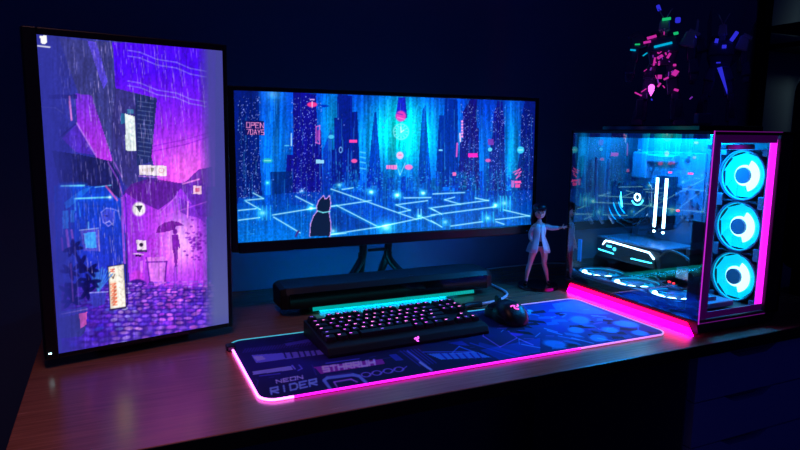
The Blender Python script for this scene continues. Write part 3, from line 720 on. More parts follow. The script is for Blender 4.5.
# ------------------------------------------------------------------ upright monitor (left)
lm = thing('monitor', 'upright portrait monitor showing a violet rainy alley, at the left end of the desk', 'monitor', (-.5966, -.1612, 0), R(12.26))
LW, LH, LZ = .3096, .5409, .0247
tl = R(-1.04)
scr = attr_mat('alley_screen', True, 1.0)
s = art_mesh('screen', paint_alley(), LW, LH, scr, lm); s.location = (0, 0, LZ); s.rotation_euler = (-tl, 0, 0)
s['label'] = 'lit screen with a person under an umbrella in a violet alley'
b = MB()
b.box((-LW / 2 - .0105, .010, LH / 2 + .002), (.021, .022, LH + .020), bev=.002)
b.box((LW / 2 + .0045, .010, LH / 2 + .002), (.009, .022, LH + .020), bev=.002)
b.box((0, .010, LH + .006), (LW, .022, .012), bev=.002); b.box((0, .010, -.004), (LW, .022, .008), bev=.002)
o = b.build('bezel', plastic, lm); o.location = (0, 0, LZ); o.rotation_euler = (-tl, 0, 0)
o = MB().box((0, .020, LH / 2), (LW + .01, .030, LH + .01), bev=.006).box((0, .045, LH / 2), (.2, .03, .3), bev=.01).build('back_cover', matte, lm); o.location = (0, .003, LZ); o.rotation_euler = (-tl, 0, 0)
o = MB().box((-LW / 2 - .0135, -.0018, .003), (.004, .0012, .0018)).build('power_light', white_led, lm); o.location = (0, 0, LZ); o['label'] = 'small white power light'
MB().box((0, .13, .2), (.05, .03, .40), bev=.004).box((0, .095, .30), (.05, .08, .05), bev=.004).build('stand', matte, lm)
MB().box((0, .12, .006), (.17, .17, .012), bev=.004).build('stand_base', matte, lm)

# ------------------------------------------------------------------ ultrawide monitor
um = thing('monitor', 'ultrawide monitor showing a blue neon city with a cat, in the middle of the desk', 'monitor', (0, 0, 0))
UW, UH, UZ = .7971, .3337, .1672; tu = R(.85)
s = art_mesh('screen', paint_city(), UW, UH, attr_mat('city_screen', True, 1.22), um); s.location = (0, 0, UZ); s.rotation_euler = (-tu, 0, 0)
s['label'] = 'lit screen with a cat before a blue neon city'
b = MB()
b.box((-UW / 2 - .007, .012, UH / 2 - .006), (.014, .028, UH + .032), bev=.002); b.box((UW / 2 + .006, .012, UH / 2 - .006), (.012, .028, UH + .032), bev=.002)
b.box((0, .012, UH + .005), (UW, .028, .010), bev=.002); b.box((0, .011, -.0125), (UW, .030, .025), bev=.003)
o = b.build('bezel', plastic, um); o.location = (0, 0, UZ); o.rotation_euler = (-tu, 0, 0)
o = MB().box((0, .035, UH / 2), (UW - .02, .03, UH), bev=.01).box((-.02, .06, UH / 2 + .02), (.26, .03, .18), bev=.012).build('back_cover', matte, um); o.location = (0, 0, UZ)
MB().box((0, .058, .010), (.66, .010, .014)).build('added_back_strip', mat('blue_wall_fill', rgb(0, 60, 140), .5, emit=(0, .14, .62, 1), strength=13), um, loc=(0, 0, UZ))  # added strip, out of sight, to wash the wall below the monitor blue
o = MB().box((UW / 2 - .018, -.0048, -.016), (.004, .001, .0012)).build('power_light', steelblue_led, um); o.location = (0, 0, UZ)
st = MB()
for sx, xo in ((-1, -.062), (1, .010)):
    st.tube(bez([(xo, .085, .22), (xo, .095, .13), (xo, .10, .095), (xo + sx * .012, .10, .070), (xo + sx * .045, .085, .035), (xo + sx * .085, .06, .012)]), [.0105] * 61, 10)
    st.tube(bez([(xo + sx * .002, .10, .10), (xo - sx * .004, .12, .06), (xo - sx * .008, .15, .012)]), .0105, 10)
st.build('stand_legs', metal_dark, um, smooth=True)
MB().box((-.026, .09, .110), (.05, .008, .008), bev=.002).build('stand_crossbar', metal_dark, um)
MB().box((-.02, .083, .22), (.12, .03, .1), bev=.006).build('mount', metal_dark, um)

# ------------------------------------------------------------------ soundbar
sb = thing('soundbar', 'long black soundbar with teal underglow below the ultrawide monitor', 'speaker', (-.035, -.008, 0))
# local, cross-section extruded along x with chamfered ends
L2 = .282
sec = [(-.050, .016), (-.052, .050), (-.040, .064), (.035, .068), (.045, .060), (.045, .016)]
def soundbar_body():
    b = MB(); xs = [(-L2, .80, .0), (-L2 + .012, .97, 0), (-L2 + .03, 1, 0), (L2 - .07, 1, 0), (L2 - .02, .9, .008), (L2, .66, .018)]
    rows = []
    for x, k, dz in xs:
        rows.append([b.bm.verts.new((x, y * k, .018 + (z - .018) * (1 - (1 - k) * .5))) for y, z in sec])
    n = len(sec)
    for A, B in zip(rows, rows[1:]):
        for j in range(n): b.bm.faces.new((A[j], A[(j + 1) % n], B[(j + 1) % n], B[j]))
    b.bm.faces.new(rows[0]); b.bm.faces.new(rows[-1][::-1])
    return b
soundbar_body().build('body', matte, sb, bevel=.002)
MB().box((-.005, -.054, .036), (.52, .003, .034), bev=.001).build('front_grille', gloss, sb)
for x in (-.03, .045): MB().box((x, -.034, .0655), (.010, .004, .001), rot=(R(-12), 0, 0)).build('touch_button', steel, sb)
MB().box((.008, -.040, .0105), (.43, .006, .011), rot=(R(-20), 0, 0)).build('underglow_strip', teal_led, sb)
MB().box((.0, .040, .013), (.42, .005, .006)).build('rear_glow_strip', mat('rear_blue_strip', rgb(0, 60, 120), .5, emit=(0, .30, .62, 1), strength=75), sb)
for x in (-.2, .2): MB().box((x, .01, .008), (.03, .07, .016), bev=.003).build('foot', matte, sb)

# ------------------------------------------------------------------ mat
mw, md, mx, my = .8545, .299, -.4552, -.4825
mt = thing('desk_mat', 'large printed desk mat with glowing magenta edge under the keyboard and mouse', 'desk mat', (mx, my, .0), R(-.17))
m_ob = None
def rounded(w, h, r, n=8, off=0):
    pts = []
    for cx, cy, a0 in ((w - r, r, -PI / 2), (w - r, h - r, 0), (r, h - r, PI / 2), (r, r, PI)):
        for i in range(n + 1):
            a = a0 + i / n * PI / 2; pts.append((cx + (r + off) * math.cos(a), cy + (r + off) * math.sin(a)))
    return pts
RC = .026
MB().prism(rounded(mw, md, RC), .0028).build('base', mat('mat_rubber', rgb(10, 10, 14), .8), mt)
# printed cloth: grid squeezed into the rounded outline near the corners
pm = art_mesh('printed_cloth', paint_mat(), mw, md, attr_mat('mat_print', False, rough=.7), mt, axes='XY')
co_ = np.empty(len(pm.data.vertices) * 3, np.float32); pm.data.vertices.foreach_get('co', co_); co_ = co_.reshape(-1, 3)
for cx, cy, sx, sy in ((RC, RC, -1, -1), (mw - RC, RC, 1, -1), (mw - RC, md - RC, 1, 1), (RC, md - RC, -1, 1)):
    k = ((co_[:, 0] - cx) * sx > 0) & ((co_[:, 1] - cy) * sy > 0)
    dx = (co_[k, 0] - cx) / RC; dy = (co_[k, 1] - cy) / RC
    co_[k, 0] = cx + RC * dx * np.sqrt(1 - dy * dy / 2); co_[k, 1] = cy + RC * dy * np.sqrt(1 - dx * dx / 2)
co_[:, 2] = .0032
pm.data.vertices.foreach_set('co', co_.reshape(-1)); pm.data.update()
def edge_pts(a, b_):
    P_ = rounded(mw, md, RC, 8, .0012); return [(x, y, .0030) for x, y in P_][a:b_]
ring = edge_pts(0, 36)
# order: front-right corner, back-right, back-left, front-left
def dens(pts, n=30):
    out = []
    for p, q in zip(pts, pts[1:]):
        d = math.dist(p, q); k = max(1, int(d / .02))
        for i in range(k): out.append(tuple(p[j] + (q[j] - p[j]) * i / k for j in range(3)))
    out.append(pts[-1]); return out
lav = mat('white_pink_edge_light', rgb(200, 150, 200), .5, emit=(0.62, 0.42, 0.72, 1), strength=.62)
pinkl = mat('pale_magenta_edge_light', rgb(200, 90, 200), .5, emit=(0.75, 0.22, 0.72, 1), strength=1.2)
cyl_ = mat('pale_cyan_edge_light', rgb(120, 200, 210), .5, emit=(0.04, 0.42, 0.50, 1), strength=.9)
full = ring + [ring[0]]
# front-left corner end is ring[27:36]; left side from ring[26]-> ring[27]
MB().tube(dens([(-.0012, md - RC - .02, .003)] + ring[27:36] + [(.05, -.0012, .003)]), .0022, 8).build('edge_light', mag_core, mt, smooth=True)['label'] = 'bright magenta left end of the glowing edge'
MB().tube(dens([(.05, -.0012, .003), (.62, -.0012, .003)]), .0021, 8).build('edge_light', mag_led, mt, smooth=True)
MB().tube(dens([(.62, -.0012, .003), (.80, -.0012, .003)] + ring[0:2]), .0021, 8).build('edge_light', pinkl, mt, smooth=True)
MB().tube(dens(ring[1:18] + [(.60, md + .0012, .003)]), .0018, 8).build('edge_light', lav, mt, smooth=True)['label'] = 'pale white-pink right part of the glowing edge'
MB().tube(dens([(.60, md + .0012, .003)] + ring[18:27] + [(-.0012, md - RC - .008, .003)]), .0018, 8).build('edge_light', cyl_, mt, smooth=True)['label'] = 'cyan back part of the glowing edge'
MB().box((-.004, md - RC - .014, .006), (.016, .022, .010), bev=.002).build('controller', plastic, mt)

# ------------------------------------------------------------------ keyboard
KX0, KX1, KY0, KY1 = -.304, .049, -.350, -.198
kb = thing('keyboard', 'black compact mechanical keyboard with glowing pink key legends', 'keyboard', (KX0, KY0, .0034), R(1.5))
KW, KD = KX1 - KX0, KY1 - KY0
def kprof():
    b = MB(); pr = [(0, .0), (0, .006), (.006, .017), (.018, .0195), (KD, .031), (KD, .0)]
    A = [b.bm.verts.new((0, y, z)) for y, z in pr]; B_ = [b.bm.verts.new((KW, y, z)) for y, z in pr]
    b.bm.faces.new(A); b.bm.faces.new(B_[::-1])
    for j in range(6): b.bm.faces.new((A[j], B_[j], B_[(j + 1) % 6], A[(j + 1) % 6]))
    return b
kprof().build('body', matte, kb, bevel=.002)
rows = [
 [1, -1, 1, 1, 1, 1, -.5, 1, 1, 1, 1, -.5, 1, 1, 1, 1, -.25, 1, 1, 1],
 [1] * 13 + [2, -.25, 1, 1, 1],
 [1.5] + [1] * 12 + [1.5, -.25, 1, 1, 1],
 [1.75] + [1] * 11 + [2.25],
 [2.25] + [1] * 10 + [2.75, -1.25, 1],
 [1.25, 1.25, 1.25, 6.25, 1.25, 1.25, 1.25, 1.25, -.25, 1, 1, 1]]
PI_ = .0188; kmesh = {}
random.seed(4)
def key_mesh(w, v):
    kk = (w, v)
    if kk in kmesh: return kmesh[kk]
    b = MB(); W_ = w * PI_ - .0012
    b.box((0, 0, .0045), (W_, PI_ - .0012, .009), taper=((W_ - .005) / W_, .74), bev=.0008)
    ps = [[(-.003, .0015, .0046, .0015)], [(-.0028, .001, .0022, .003), (.0006, .001, .0018, .0014)], [(-.0016, .0015, .0036, .0022)], [(-.003, .002, .0018, .0014), (0, .001, .002, .0026)]][v % 4]
    if w > 1.2: ps = [(-min(W_ / 2 - .006, .009), .001, .0055, .0016)]
    for x, y, a, c in ps: b.box((x, y, .00912), (a, c, .0003), mi=1)
    bmesh.ops.recalc_face_normals(b.bm, faces=b.bm.faces)
    me = bpy.data.meshes.new('key'); b.bm.to_mesh(me); b.bm.free(); me.materials.append(key_m)
    me.materials.append([leg_pink, leg_mag, leg_vio, leg_pink, leg_mag][v % 5]); kmesh[kk] = me; return me
slope = math.atan2(.013, KD - .022)
for ri, row in enumerate(rows):
    yy = KD - .016 - ri * PI_ - (.004 if ri else 0); x = (KW - 18.25 * PI_) / 2
    for ki, w in enumerate(row):
        if w < 0: x += -w * PI_; continue
        k = bpy.data.objects.new('key', key_mesh(w, random.randrange(20) if w == 1 else random.randrange(5))); C.objects.link(k); k.parent = kb
        k.location = (x + w * PI_ / 2, yy, .018 + (yy - .022) * math.tan(slope) + .002); k.rotation_euler = (slope + (5 - ri - 2.5) * -.03, 0, 0)
        x += w * PI_
# the three-curve emblem on the front lip
b = MB()
for a in (90, 210, 330):
    p = [(.0026 * math.cos(R(a + t * 9)) * (.25 + t / 9), .0026 * math.sin(R(a + t * 9)) * (.25 + t / 9), 0) for t in range(0, 11)]
    b.tube(p, .0009, 6)
for v in b.bm.verts: v.co = Matrix.Translation((.184, .0022, .0118)) @ Matrix.Rotation(R(62), 4, 'X') @ (v.co * 1.5)
b.build('emblem', leg_mag, kb)['label'] = 'small glowing magenta emblem'

kc = MB().tube(bez([(.030, -.196, .018), (.052, -.165, .010), (.10, -.150, .0065), (.155, -.148, .0065), (.215, -.128, .0045), (.262, -.092, .0038), (.280, -.05, .0035), (.285, .02, .0035), (.29, .10, .0035)], 10), .0032, 8).build('keyboard_cable', cable_m, smooth=True)
tag(kc, 'pale braided cable looping behind the keyboard past the soundbar', 'cable')
tag(MB().tube(bez([(.09, -.165, .0105), (.115, -.160, .0105), (.14, -.163, .0105)], 6), .0072, 12).build('cable_connector', matte, smooth=True), 'thick black plug on the braided cable between keyboard and mouse', 'plug')
tag(MB().tube(bez([(.27, .15, .003), (.36, .185, .003), (.47, .195, .003), (.62, .19, .003), (.70, .13, .003), (.76, .1, .003)], 10), .0022, 8).build('power_cable', cable_m, smooth=True), 'thin cable running along the wall behind the figurine', 'cable')

# ------------------------------------------------------------------ mouse
def mouse():
    t = thing('mouse', 'black gaming mouse with a glowing pink emblem, right of the keyboard', 'mouse', (.139, -.268, .0034), R(-2))
    NU, NV = 28, 20; b = MB(); rows = []
    Lh, Wh, Hh = .062, .034, .040
    def surf(a, q):
        # a along length -1(back/near)..1 ; q 0..PI across
        wl = (1 - abs(a) ** 3.2) ** .42 * (1 - .10 * math.cos(PI * a) * 0 - .12 * math.exp(-((a - .15) / .3) ** 2))
        hl = (1 - abs(a) ** 3) ** .6 * (.78 + .22 * math.cos((a + .30) * 1.9))
        cx = math.cos(q); sx = math.sin(q)
        return Vector((Wh * wl * math.copysign(abs(cx) ** .7, cx), Lh * a, .002 + Hh * hl * sx ** .75))
    for i in range(NU + 1):
        a = -0.999 + 1.998 * i / NU
        rows.append([b.bm.verts.new(surf(a, PI * j / NV)) for j in range(NV + 1)])
    for i in range(NU):
        for j in range(NV): b.bm.faces.new((rows[i][j], rows[i][j + 1], rows[i + 1][j + 1], rows[i + 1][j]))
        b.bm.faces.new((rows[i][0], rows[i + 1][0], rows[i + 1][NV], rows[i][NV]))
    b.build('shell', plastic, t, smooth=True)
    for sgn in (-1, 1):
        b = MB(); r2 = []
        for i in range(12):
            a = .12 + .80 * i / 11; r2.append([])
            for j in range(8):
                q = PI / 2 - sgn * (.10 + (PI / 2 - .45) * j / 7); p = surf(a, q); p.z += .0012; p.x *= 1.01; r2[-1].append(b.bm.verts.new(p))
        for i in range(11):
            for j in range(7): b.bm.faces.new((r2[i][j], r2[i][j + 1], r2[i + 1][j + 1], r2[i + 1][j]))
        o = b.build('button', gloss, t, smooth=True); m_ = o.modifiers.new('s', 'SOLIDIFY'); m_.thickness = .001; m_.offset = -1
    MB().cyl((0, .036, .034), .010, .006, axis='X', seg=20).build('scroll_wheel', cable_b, t)
    # emblem on the palm
    b = MB(); 
    for a in (90, 210, 330):
        pts = []
        for k in range(11):
            rr = .0068 * (.15 + k / 10 * .9); an = R(a + k * 8); pts.append(surf(-.58 + rr * math.sin(an) / Lh, PI / 2 - rr * math.cos(an) / .036) + Vector((0, 0, .0008)))
        b.tube(pts, .0017, 6)
    b.build('emblem', mat('mouse_emblem_light', rgb(150, 40, 120), .5, emit=(1, .10, .7, 1), strength=1.3), t)['label'] = 'glowing pink emblem'
    for sgn in (-1, 1):
        b = MB(); pts = [surf(a, PI / 2 - sgn * 1.30) * 1.0 + Vector((sgn * .0006, 0, 0)) for a in [(-.7 + .1 * i) for i in range(9)]]
        b.tube(pts, .0011, 6).build('side_grip', cable_b, t)
    t.scale = (1.05, 1.0, 1.05); return t
mouse()

# ------------------------------------------------------------------ computer case
X0, X1, Y0, Y1, ZB, ZT = .4465, .700, -.518, -.091, .026, .4255
pc = thing('computer_case', 'glass-sided computer case with cyan fans and magenta light strips', 'computer', (.5733, -.3045, 0))
W_ = lambda b, name, m, par=None, **k: b.build(name, m, par or pc, world=True, **k)
W_(MB().box((X1 - .004, (Y0 + Y1) / 2, (ZB + ZT) / 2), (.008, Y1 - Y0, ZT - ZB), bev=.001), 'right_panel', matte)
W_(MB().box(((X0 + X1) / 2, Y1 - .004, (ZB + ZT) / 2), (X1 - X0, .008, ZT - ZB), bev=.001), 'rear_panel', matte)
W_(MB().box(((X0 + X1) / 2, (Y0 + Y1) / 2, ZT - .004), (X1 - X0, Y1 - Y0, .008), bev=.001), 'top_panel', matte)
W_(MB().box(((X0 + X1) / 2, (Y0 + Y1) / 2, ZB + .003), (X1 - X0, Y1 - Y0, .006), bev=.001), 'bottom_panel', matte)
# base with slanted left flank
b = MB()
pr = [(X0 + .006, .004), (X0 + .0005, ZB), (X1, ZB), (X1 - .012, .004)]
M = Matrix(((1, 0, 0, 0), (0, 0, -1, Y1 - .004), (0, 1, 0, 0), (0, 0, 0, 1)))
b.prism(pr, Y1 - Y0 - .008, M); W_(b, 'base', matte)
for yy in (Y0 + .05, Y1 - .05):
    for xx in (X0 + .04, X1 - .04): W_(MB().cyl((xx, yy, .002), .012, .004), 'foot', cable_b)
# underglow diffuser on the slanted left flank
b = MB()
q0 = [(X0 - .0005, ZB - .003), (X0 - .006, .004)]
v = [b.bm.verts.new(p) for p in ((X0 - .004, Y1 - .028, .0235), (X0 - .004, Y0 + .026, .0235), (X0 - .009, Y0 + .004, .0006), (X0 - .009, Y1 - .024, .0006))]
w = [b.bm.verts.new((p.co.x + .003, p.co.y, p.co.z)) for p in v]
b.bm.faces.new(v); b.bm.faces.new(w[::-1])
for i in range(4): b.bm.faces.new((v[i], v[(i + 1) % 4], w[(i + 1) % 4], w[i]))
W_(b, 'underglow_strip', mag_diff)
# glass
W_(MB().box((X0 + .002, (Y0 + Y1) / 2, (ZB + ZT) / 2), (.004, Y1 - Y0 - .002, ZT - ZB - .008)), 'side_glass', glass_m)['label'] = 'tinted side glass mirroring the monitor'
FX1 = .6529
W_(MB().box(((X0 + FX1) / 2 + .003, Y0 + .002, (ZB + ZT) / 2), (FX1 - X0 - .01, .004, ZT - ZB - .008)), 'front_glass', glass_f)
# dark borders behind the glass
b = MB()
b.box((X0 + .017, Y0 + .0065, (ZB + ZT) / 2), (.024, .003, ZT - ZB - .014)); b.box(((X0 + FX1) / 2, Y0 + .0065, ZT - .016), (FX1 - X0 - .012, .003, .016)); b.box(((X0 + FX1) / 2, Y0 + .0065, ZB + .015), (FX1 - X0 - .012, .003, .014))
W_(b, 'front_frame', mat('frame_painted_glow', rgb(40, 22, 60), .5, emit=(.02, .0, .034, 1), strength=1))  # violet emission stands in for strip light caught by the border
b = MB()
b.box((X0 + .0065, Y0 + .024, (ZB + .24) / 2), (.003, .030, .24 - ZB))
b.box((X0 + .0065, Y1 - .016, (ZB + ZT) / 2), (.003, .014, ZT - ZB - .014))
b.box((X0 + .0065, (Y0 + Y1) / 2, ZB + .014), (.003, Y1 - Y0 - .03, .014)); b.box((X0 + .0065, (Y0 + Y1) / 2, ZT - .012), (.003, Y1 - Y0 - .03, .010))
W_(b, 'side_frame', matte)
b = MB()
for a_, c_ in (((X0 - .0002, ZB), (X0 - .0002, ZT)), ((X0, ZT - .001), (FX1, ZT - .001)), ((X0, ZB + .001), (FX1, ZB + .001))):
    vert = a_[0] == c_[0]
    W_(MB().tube([(a_[0], Y0 - .0004, a_[1]), (c_[0], Y0 - .0004, c_[1])], .0012 if vert else .0008, 6), 'edge_light', mag_thin if vert else mag_faint)['label'] = 'thin magenta line at the edge of the front glass'
W_(MB().box((FX1 - .010, Y0 + .010, (ZB + ZT) / 2 + .002), (.018, .006, ZT - ZB - .034), bev=.002), 'front_light_strip', mag_led)['label'] = 'vertical magenta light strip'
W_(MB().box(((FX1 + X1) / 2, Y0 + .012, (ZB + ZT) / 2), (X1 - FX1, .024, ZT - ZB), bev=.002), 'front_corner_panel', matte)
# motherboard wall
W_(MB().box((.672, -.218, .235), (.006, .235, .36)), 'tray', inner_m)
mb = W_(MB().box((.667, -.215, .255), (.003, .22, .235), bev=.001), 'motherboard', pcb)
rs = random.Random(7)
b = MB()
for i in range(60):
    W_(MB().box((.6625, rs.uniform(-.315, -.115), rs.uniform(.15, .365)), (rs.uniform(.004, .014), rs.uniform(.003, .012), rs.uniform(.003, .012)), bev=.0006), 'board_component', rs.choice([inner_m, inner_m, steel]), mb)
W_(MB().box((.655, -.135, .335), (.025, .05, .07), bev=.004), 'heat_sink', inner_m, mb); W_(MB().box((.655, -.20, .355), (.022, .09, .02), bev=.004), 'heat_sink', inner_m, mb)

for yy in (-.217, -.2465):
    s_ = W_(MB().box((.645, yy, .243), (.034, .007, .137), bev=.001), 'memory_stick', gloss, mb)
for yy in (-.219, -.2485):
    pass
for yy in (-.217, -.2465):
    W_(MB().box((.6265, yy, .243), (.0035, .0075, .128), rot=(0, 0, 0), bev=.0012), 'memory_light', white_led, mb)['label'] = 'bright white light on a memory stick'
for yy in (-.217, -.2465):
    W_(MB().ball((.6265, yy, .168), (.003, .0045, .0035), seg=12), 'memory_light', white_led, mb)
for c_, s_ in (((.640, -.243, .322), (.006, .007, .004)), ((.640, -.305, .323), (.006, .011, .004)), ((.64, -.276, .228), (.006, .005, .005))): W_(MB().box(c_, s_), 'status_light', red_led, mb)
W_(MB().box((.60, -.27, ZT - .0092), (.12, .30, .002)), 'added_top_light', mat('blue_case_fill', rgb(0, 60, 140), .5, emit=(0, .32, 1, 1), strength=90))  # added light hidden by the frame, fills the case and nearby desk with blue
# pump
pump = W_(MB().cyl((.640, -.166, .252), .036, .05, axis='X', seg=48), 'cpu_cooler', gloss)
W_(MB().ring((.6135, -.166, .252), .0075, .0105, .002, 'X', 40), 'ring_light', white_led, pump)
W_(MB().ring((.6135, -.166, .252), .019, .022, .002, 'X', 40, a0=R(195), a1=R(330)), 'arc_light', cyan_led, pump)
for k, rr in enumerate((.058, .067, .077)):
    pts = [(.60 - k * .01, -.166 + rr * math.cos(R(a)), .257 + rr * 1.05 * math.sin(R(a))) for a in range(150, 400, 10)]
    W_(MB().tube(pts, .0042 - k * .0008, 8), 'hose', gloss, smooth=True)
# slanted light of the rear fan
W_(MB().box((.62, -.098, .256), (.003, .004, .078), rot=(R(-13), 0, 0)), 'rear_fan_light', cyan_led)
W_(MB().box((.462, -.128, .113), (.004, .012, .058), bev=.001), 'corner_light', steelblue_led)
for k, yy in enumerate((-.106, -.113, -.121)):
    W_(MB().tube(bez([(.48 + k * .035, yy, .36 - k * .004), (.482 + k * .035, yy, .30), (.49 + k * .03, yy - .005, .22), (.51 + k * .03, yy - .01, .18)]), .0045, 8), 'radiator_tube', steel, smooth=True)
# graphics card
gx = .545
gp = W_(MB().box((.605, -.20, .113), (.115, .235, .050), bev=.004), 'graphics_card', matte)
W_(MB().box((.605, -.20, .1405), (.117, .240, .004), bev=.001), 'backplate', inner_m, gp)
W_(MB().tube([(gx, -.123, .122), (gx, -.131, .1335), (gx, -.150, .1345), (gx, -.283, .1285), (gx, -.299, .115)], .0021, 8), 'outline_light', white_led, gp)
for a_, c_ in (((-.107, .107), (-.163, .104)), ((-.225, .103), (-.292, .104))):
    W_(MB().tube([(gx, a_[0], a_[1]), (gx, c_[0], c_[1])], .0017, 8), 'bar_light', cyan_led, gp)
W_(MB().box((gx, -.146, .121), (.002, .017, .005), bev=.0008).cyl((gx, -.166, .1165), .0045, .002, axis='X', seg=16), 'badge_light', cyan_led, gp)
for k in range(3):
    W_(MB().tube(bez([(gx + .004 + k * .006, -.315, .125), (gx, -.345, .145), (gx - .004, -.40, .135), (gx - .004, -.42, .10), (gx, -.40, .066), (gx, -.35, .055), (gx, -.31, .075), (gx, -.30, .11)], 8), .0028, 8), 'power_lead', cable_b, smooth=True)
W_(MB().box((.60, -.375, .135), (.03, .04, .03), bev=.003).box((.60, -.355, .085), (.03, .05, .03), bev=.003).box((.59, -.385, .10), (.02, .03, .02), bev=.003), 'cable_shroud', steel)
W_(MB().box((.556, -.340, .067), (.004, .006, .004)).box((.556, -.353, .066), (.004, .005, .004)), 'warning_light', red_led)

# fans
def blade_set(b, Rr, ri, n, tilt):
    for i in range(n):
        a0 = 2 * PI * i / n; v0 = []; v1 = []
        for k in range(7):
            t = k / 6; rr = ri + (Rr - ri) * t
            for sgn, L in ((-1, v0), (1, v1)):
                a = a0 + .35 * t + sgn * (.355 + .03 * t); z = sgn * tilt * (.5 + .5 * t)
                L.append(b.bm.verts.new((rr * math.cos(a), rr * math.sin(a), z)))
        for k in range(6): b.bm.faces.new((v0[k], v1[k], v1[k + 1], v0[k + 1]))
def fan(c, axis, side=True):
    r = .0595
    f_ = MB()
    N = Matrix.Identity(4) if axis == 'Z' else Matrix.Rotation(-PI / 2, 4, 'Y')
    T = Matrix.Translation(c) @ N
    b = MB()
    b.ring((0, 0, 0), r - .004, r - .001, .024, 'Z', 48)
    for sx in (-1, 1):
        for sy in (-1, 1):
            b.box((sx * .052, sy * .052, 0), (.015, .015, .024), bev=.002)
        b.box((sx * .0590, 0, 0), (.002, .118, .024)); b.box((0, sx * .0590, 0), (.118, .002, .024))
    for v_ in b.bm.verts: v_.co = T @ v_.co
    fr = W_(b, 'fan', inner_m)
    b = MB(); blade_set(b, r - .006, .017, 9, .0025)
    for v_ in b.bm.verts: v_.co = T @ v_.co
    o = W_(b, 'blades', cyan_soft if side else cyan_dim, fr); 
    m_ = o.modifiers.new('s', 'SOLIDIFY'); m_.thickness = .0012
    b = MB().cyl((0, 0, .002), .0185, .016, seg=32)
    for v_ in b.bm.verts: v_.co = T @ v_.co
    W_(b, 'hub', hub_m, fr)
    b = MB()
    if side: b.ring((0, 0, -.001), .0185, .024, .010, 'Z', 40).ring((0, 0, .004), .0225, .038, .0025, 'Z', 30, a0=R(200), a1=R(335)).ring((0, 0, .006), .0535, .0565, .002, 'Z', 48, mi=1)
    else:
        for a in (180, 212, 150, 128, 250): b.ball((.044 * math.cos(R(a)), .044 * math.sin(R(a)), .007), (.0065, .013, .004), rot=(0, 0, R(a)), seg=10)
        b.ring((0, 0, .008), .0535, .0545, .001, 'Z', 48, mi=1)
    for v_ in b.bm.verts: v_.co = T @ v_.co
    W_(b, 'light_ring' if side else 'fan_light', [fan_core, cyan_soft] if side else [white_led, cyan_soft], fr)
for zz in (.326, .2075, .089): fan((.676, -.424, zz), 'X')
for yy in (-.155, -.275, -.395): fan((.516, yy, ZB + .019), 'Z', False)
W_(MB().box((.60, -.44, .392), (.09, .05, .012), bev=.002), 'cable_guide', steel)
W_(MB().box((.56, -.42, .042), (.11, .10, .014), bev=.003), 'fan_bracket', mat('pale_bracket', rgb(90, 110, 130), .5))

# ------------------------------------------------------------------ figurine
fg = thing('figurine', 'small figurine of a dark-haired girl in a pale coat pointing at the computer case', 'figurine', (.394, -.046, 0), R(0))
MB().cyl((0, 0, .005), .0545, .010, r2=.053, seg=64).build('base', gloss, fg, bevel=.001)
# local axes for the pose: e = screen-right direction, d = towards the camera
e = Vector((.909, -.418, 0)).normalized(); dd = Vector((-.418, -.909, 0)); zz = Vector((0, 0, 1))
def FP(a, h, c=0): return (e * a * .96 + dd * c) * 1.04 + dd * -.008 + zz * (h * 1.04)
def skinned(name, chains, m, parent, sub=2):
    """chains: list of [(point, radius)...]; first point of later chains may repeat an earlier one to join it"""
    vs = []; es = []; rad = []
    def idx(p):
        for i, q in enumerate(vs):
            if (q - p).length < 1e-6: return i
        return -1
    for ch in chains:
        prev = -1
        for p, r in ch:
            i = idx(p)
            if i < 0: vs.append(p); rad.append(r); i = len(vs) - 1
            if prev >= 0: es.append((prev, i))
            prev = i
    me = bpy.data.meshes.new(name); me.from_pydata([tuple(v) for v in vs], es, []); me.materials.append(m)
    ob = bpy.data.objects.new(name, me); C.objects.link(ob); ob.parent = parent
    sk = ob.modifiers.new('skin', 'SKIN'); sk.use_smooth_shade = True
    for i, r in enumerate(rad): me.skin_vertices[0].data[i].radius = (r, r) if not hasattr(r, '__len__') else r
    me.skin_vertices[0].data[0].use_root = True
    ss = ob.modifiers.new('sub', 'SUBSURF'); ss.levels = sub; ss.render_levels = sub
    return ob
pel = FP(.002, .118)
body = [
 [(pel, .0165), (FP(.002, .132), .0135), (FP(.001, .150), .0155), (FP(.0, .164), .0140), (FP(-.001, .174), .0060), (FP(-.001, .184), .0058)],
 [(pel, .0165), (FP(-.012, .106), .0125), (FP(-.017, .085), .0102), (FP(-.022, .062), .0072), (FP(-.027, .044), .0074), (FP(-.030, .024), .0042), (FP(-.031, .013), .0042), (FP(-.034, .0115, .010), .0034)],
 [(pel, .0165), (FP(.015, .106), .0125), (FP(.017, .085), .0102), (FP(.016, .062), .0072), (FP(.023, .044), .0074), (FP(.027, .024), .0042), (FP(.029, .013), .0042), (FP(.032, .0115, .010), .0034)],
 [(FP(.0, .164), .0140), (FP(.016, .163), .0058), (FP(.031, .158, .010), .0048), (FP(.042, .160, .020), .0038), (FP(.050, .163, .028), .0030), (FP(.054, .164, .031), .0034)],
 [(FP(.0, .164), .0140), (FP(-.017, .161), .0058), (FP(-.024, .140, -.002), .0048), (FP(-.022, .122, .006), .0038), (FP(-.018, .113, .010), .0032)]]
bd = skinned('body', body, skin, fg)
# head with a small face
b = MB(); b.ball(FP(-.001, .198, .001), (.0150, .0155, .0175), seg=24)
b.ball(FP(-.001, .1945, .0165), (.0016, .0022, .0020), seg=10)
for sx in (-1, 1): b.ball(FP(-.001 + sx * .0152, .196, -.001), (.002, .003, .0038), seg=10)
b.build('head', skin, fg, smooth=True)
b = MB()
for sx in (-1, 1): b.ball(FP(-.001 + sx * .0055, .198, .0150), (.0024, .0012, .0026), seg=10)
b.box(FP(-.001, .1885, .0140), (.004, .001, .0008), rot=(0, 0, R(-24)))
b.build('face_paint', hair_m, fg)
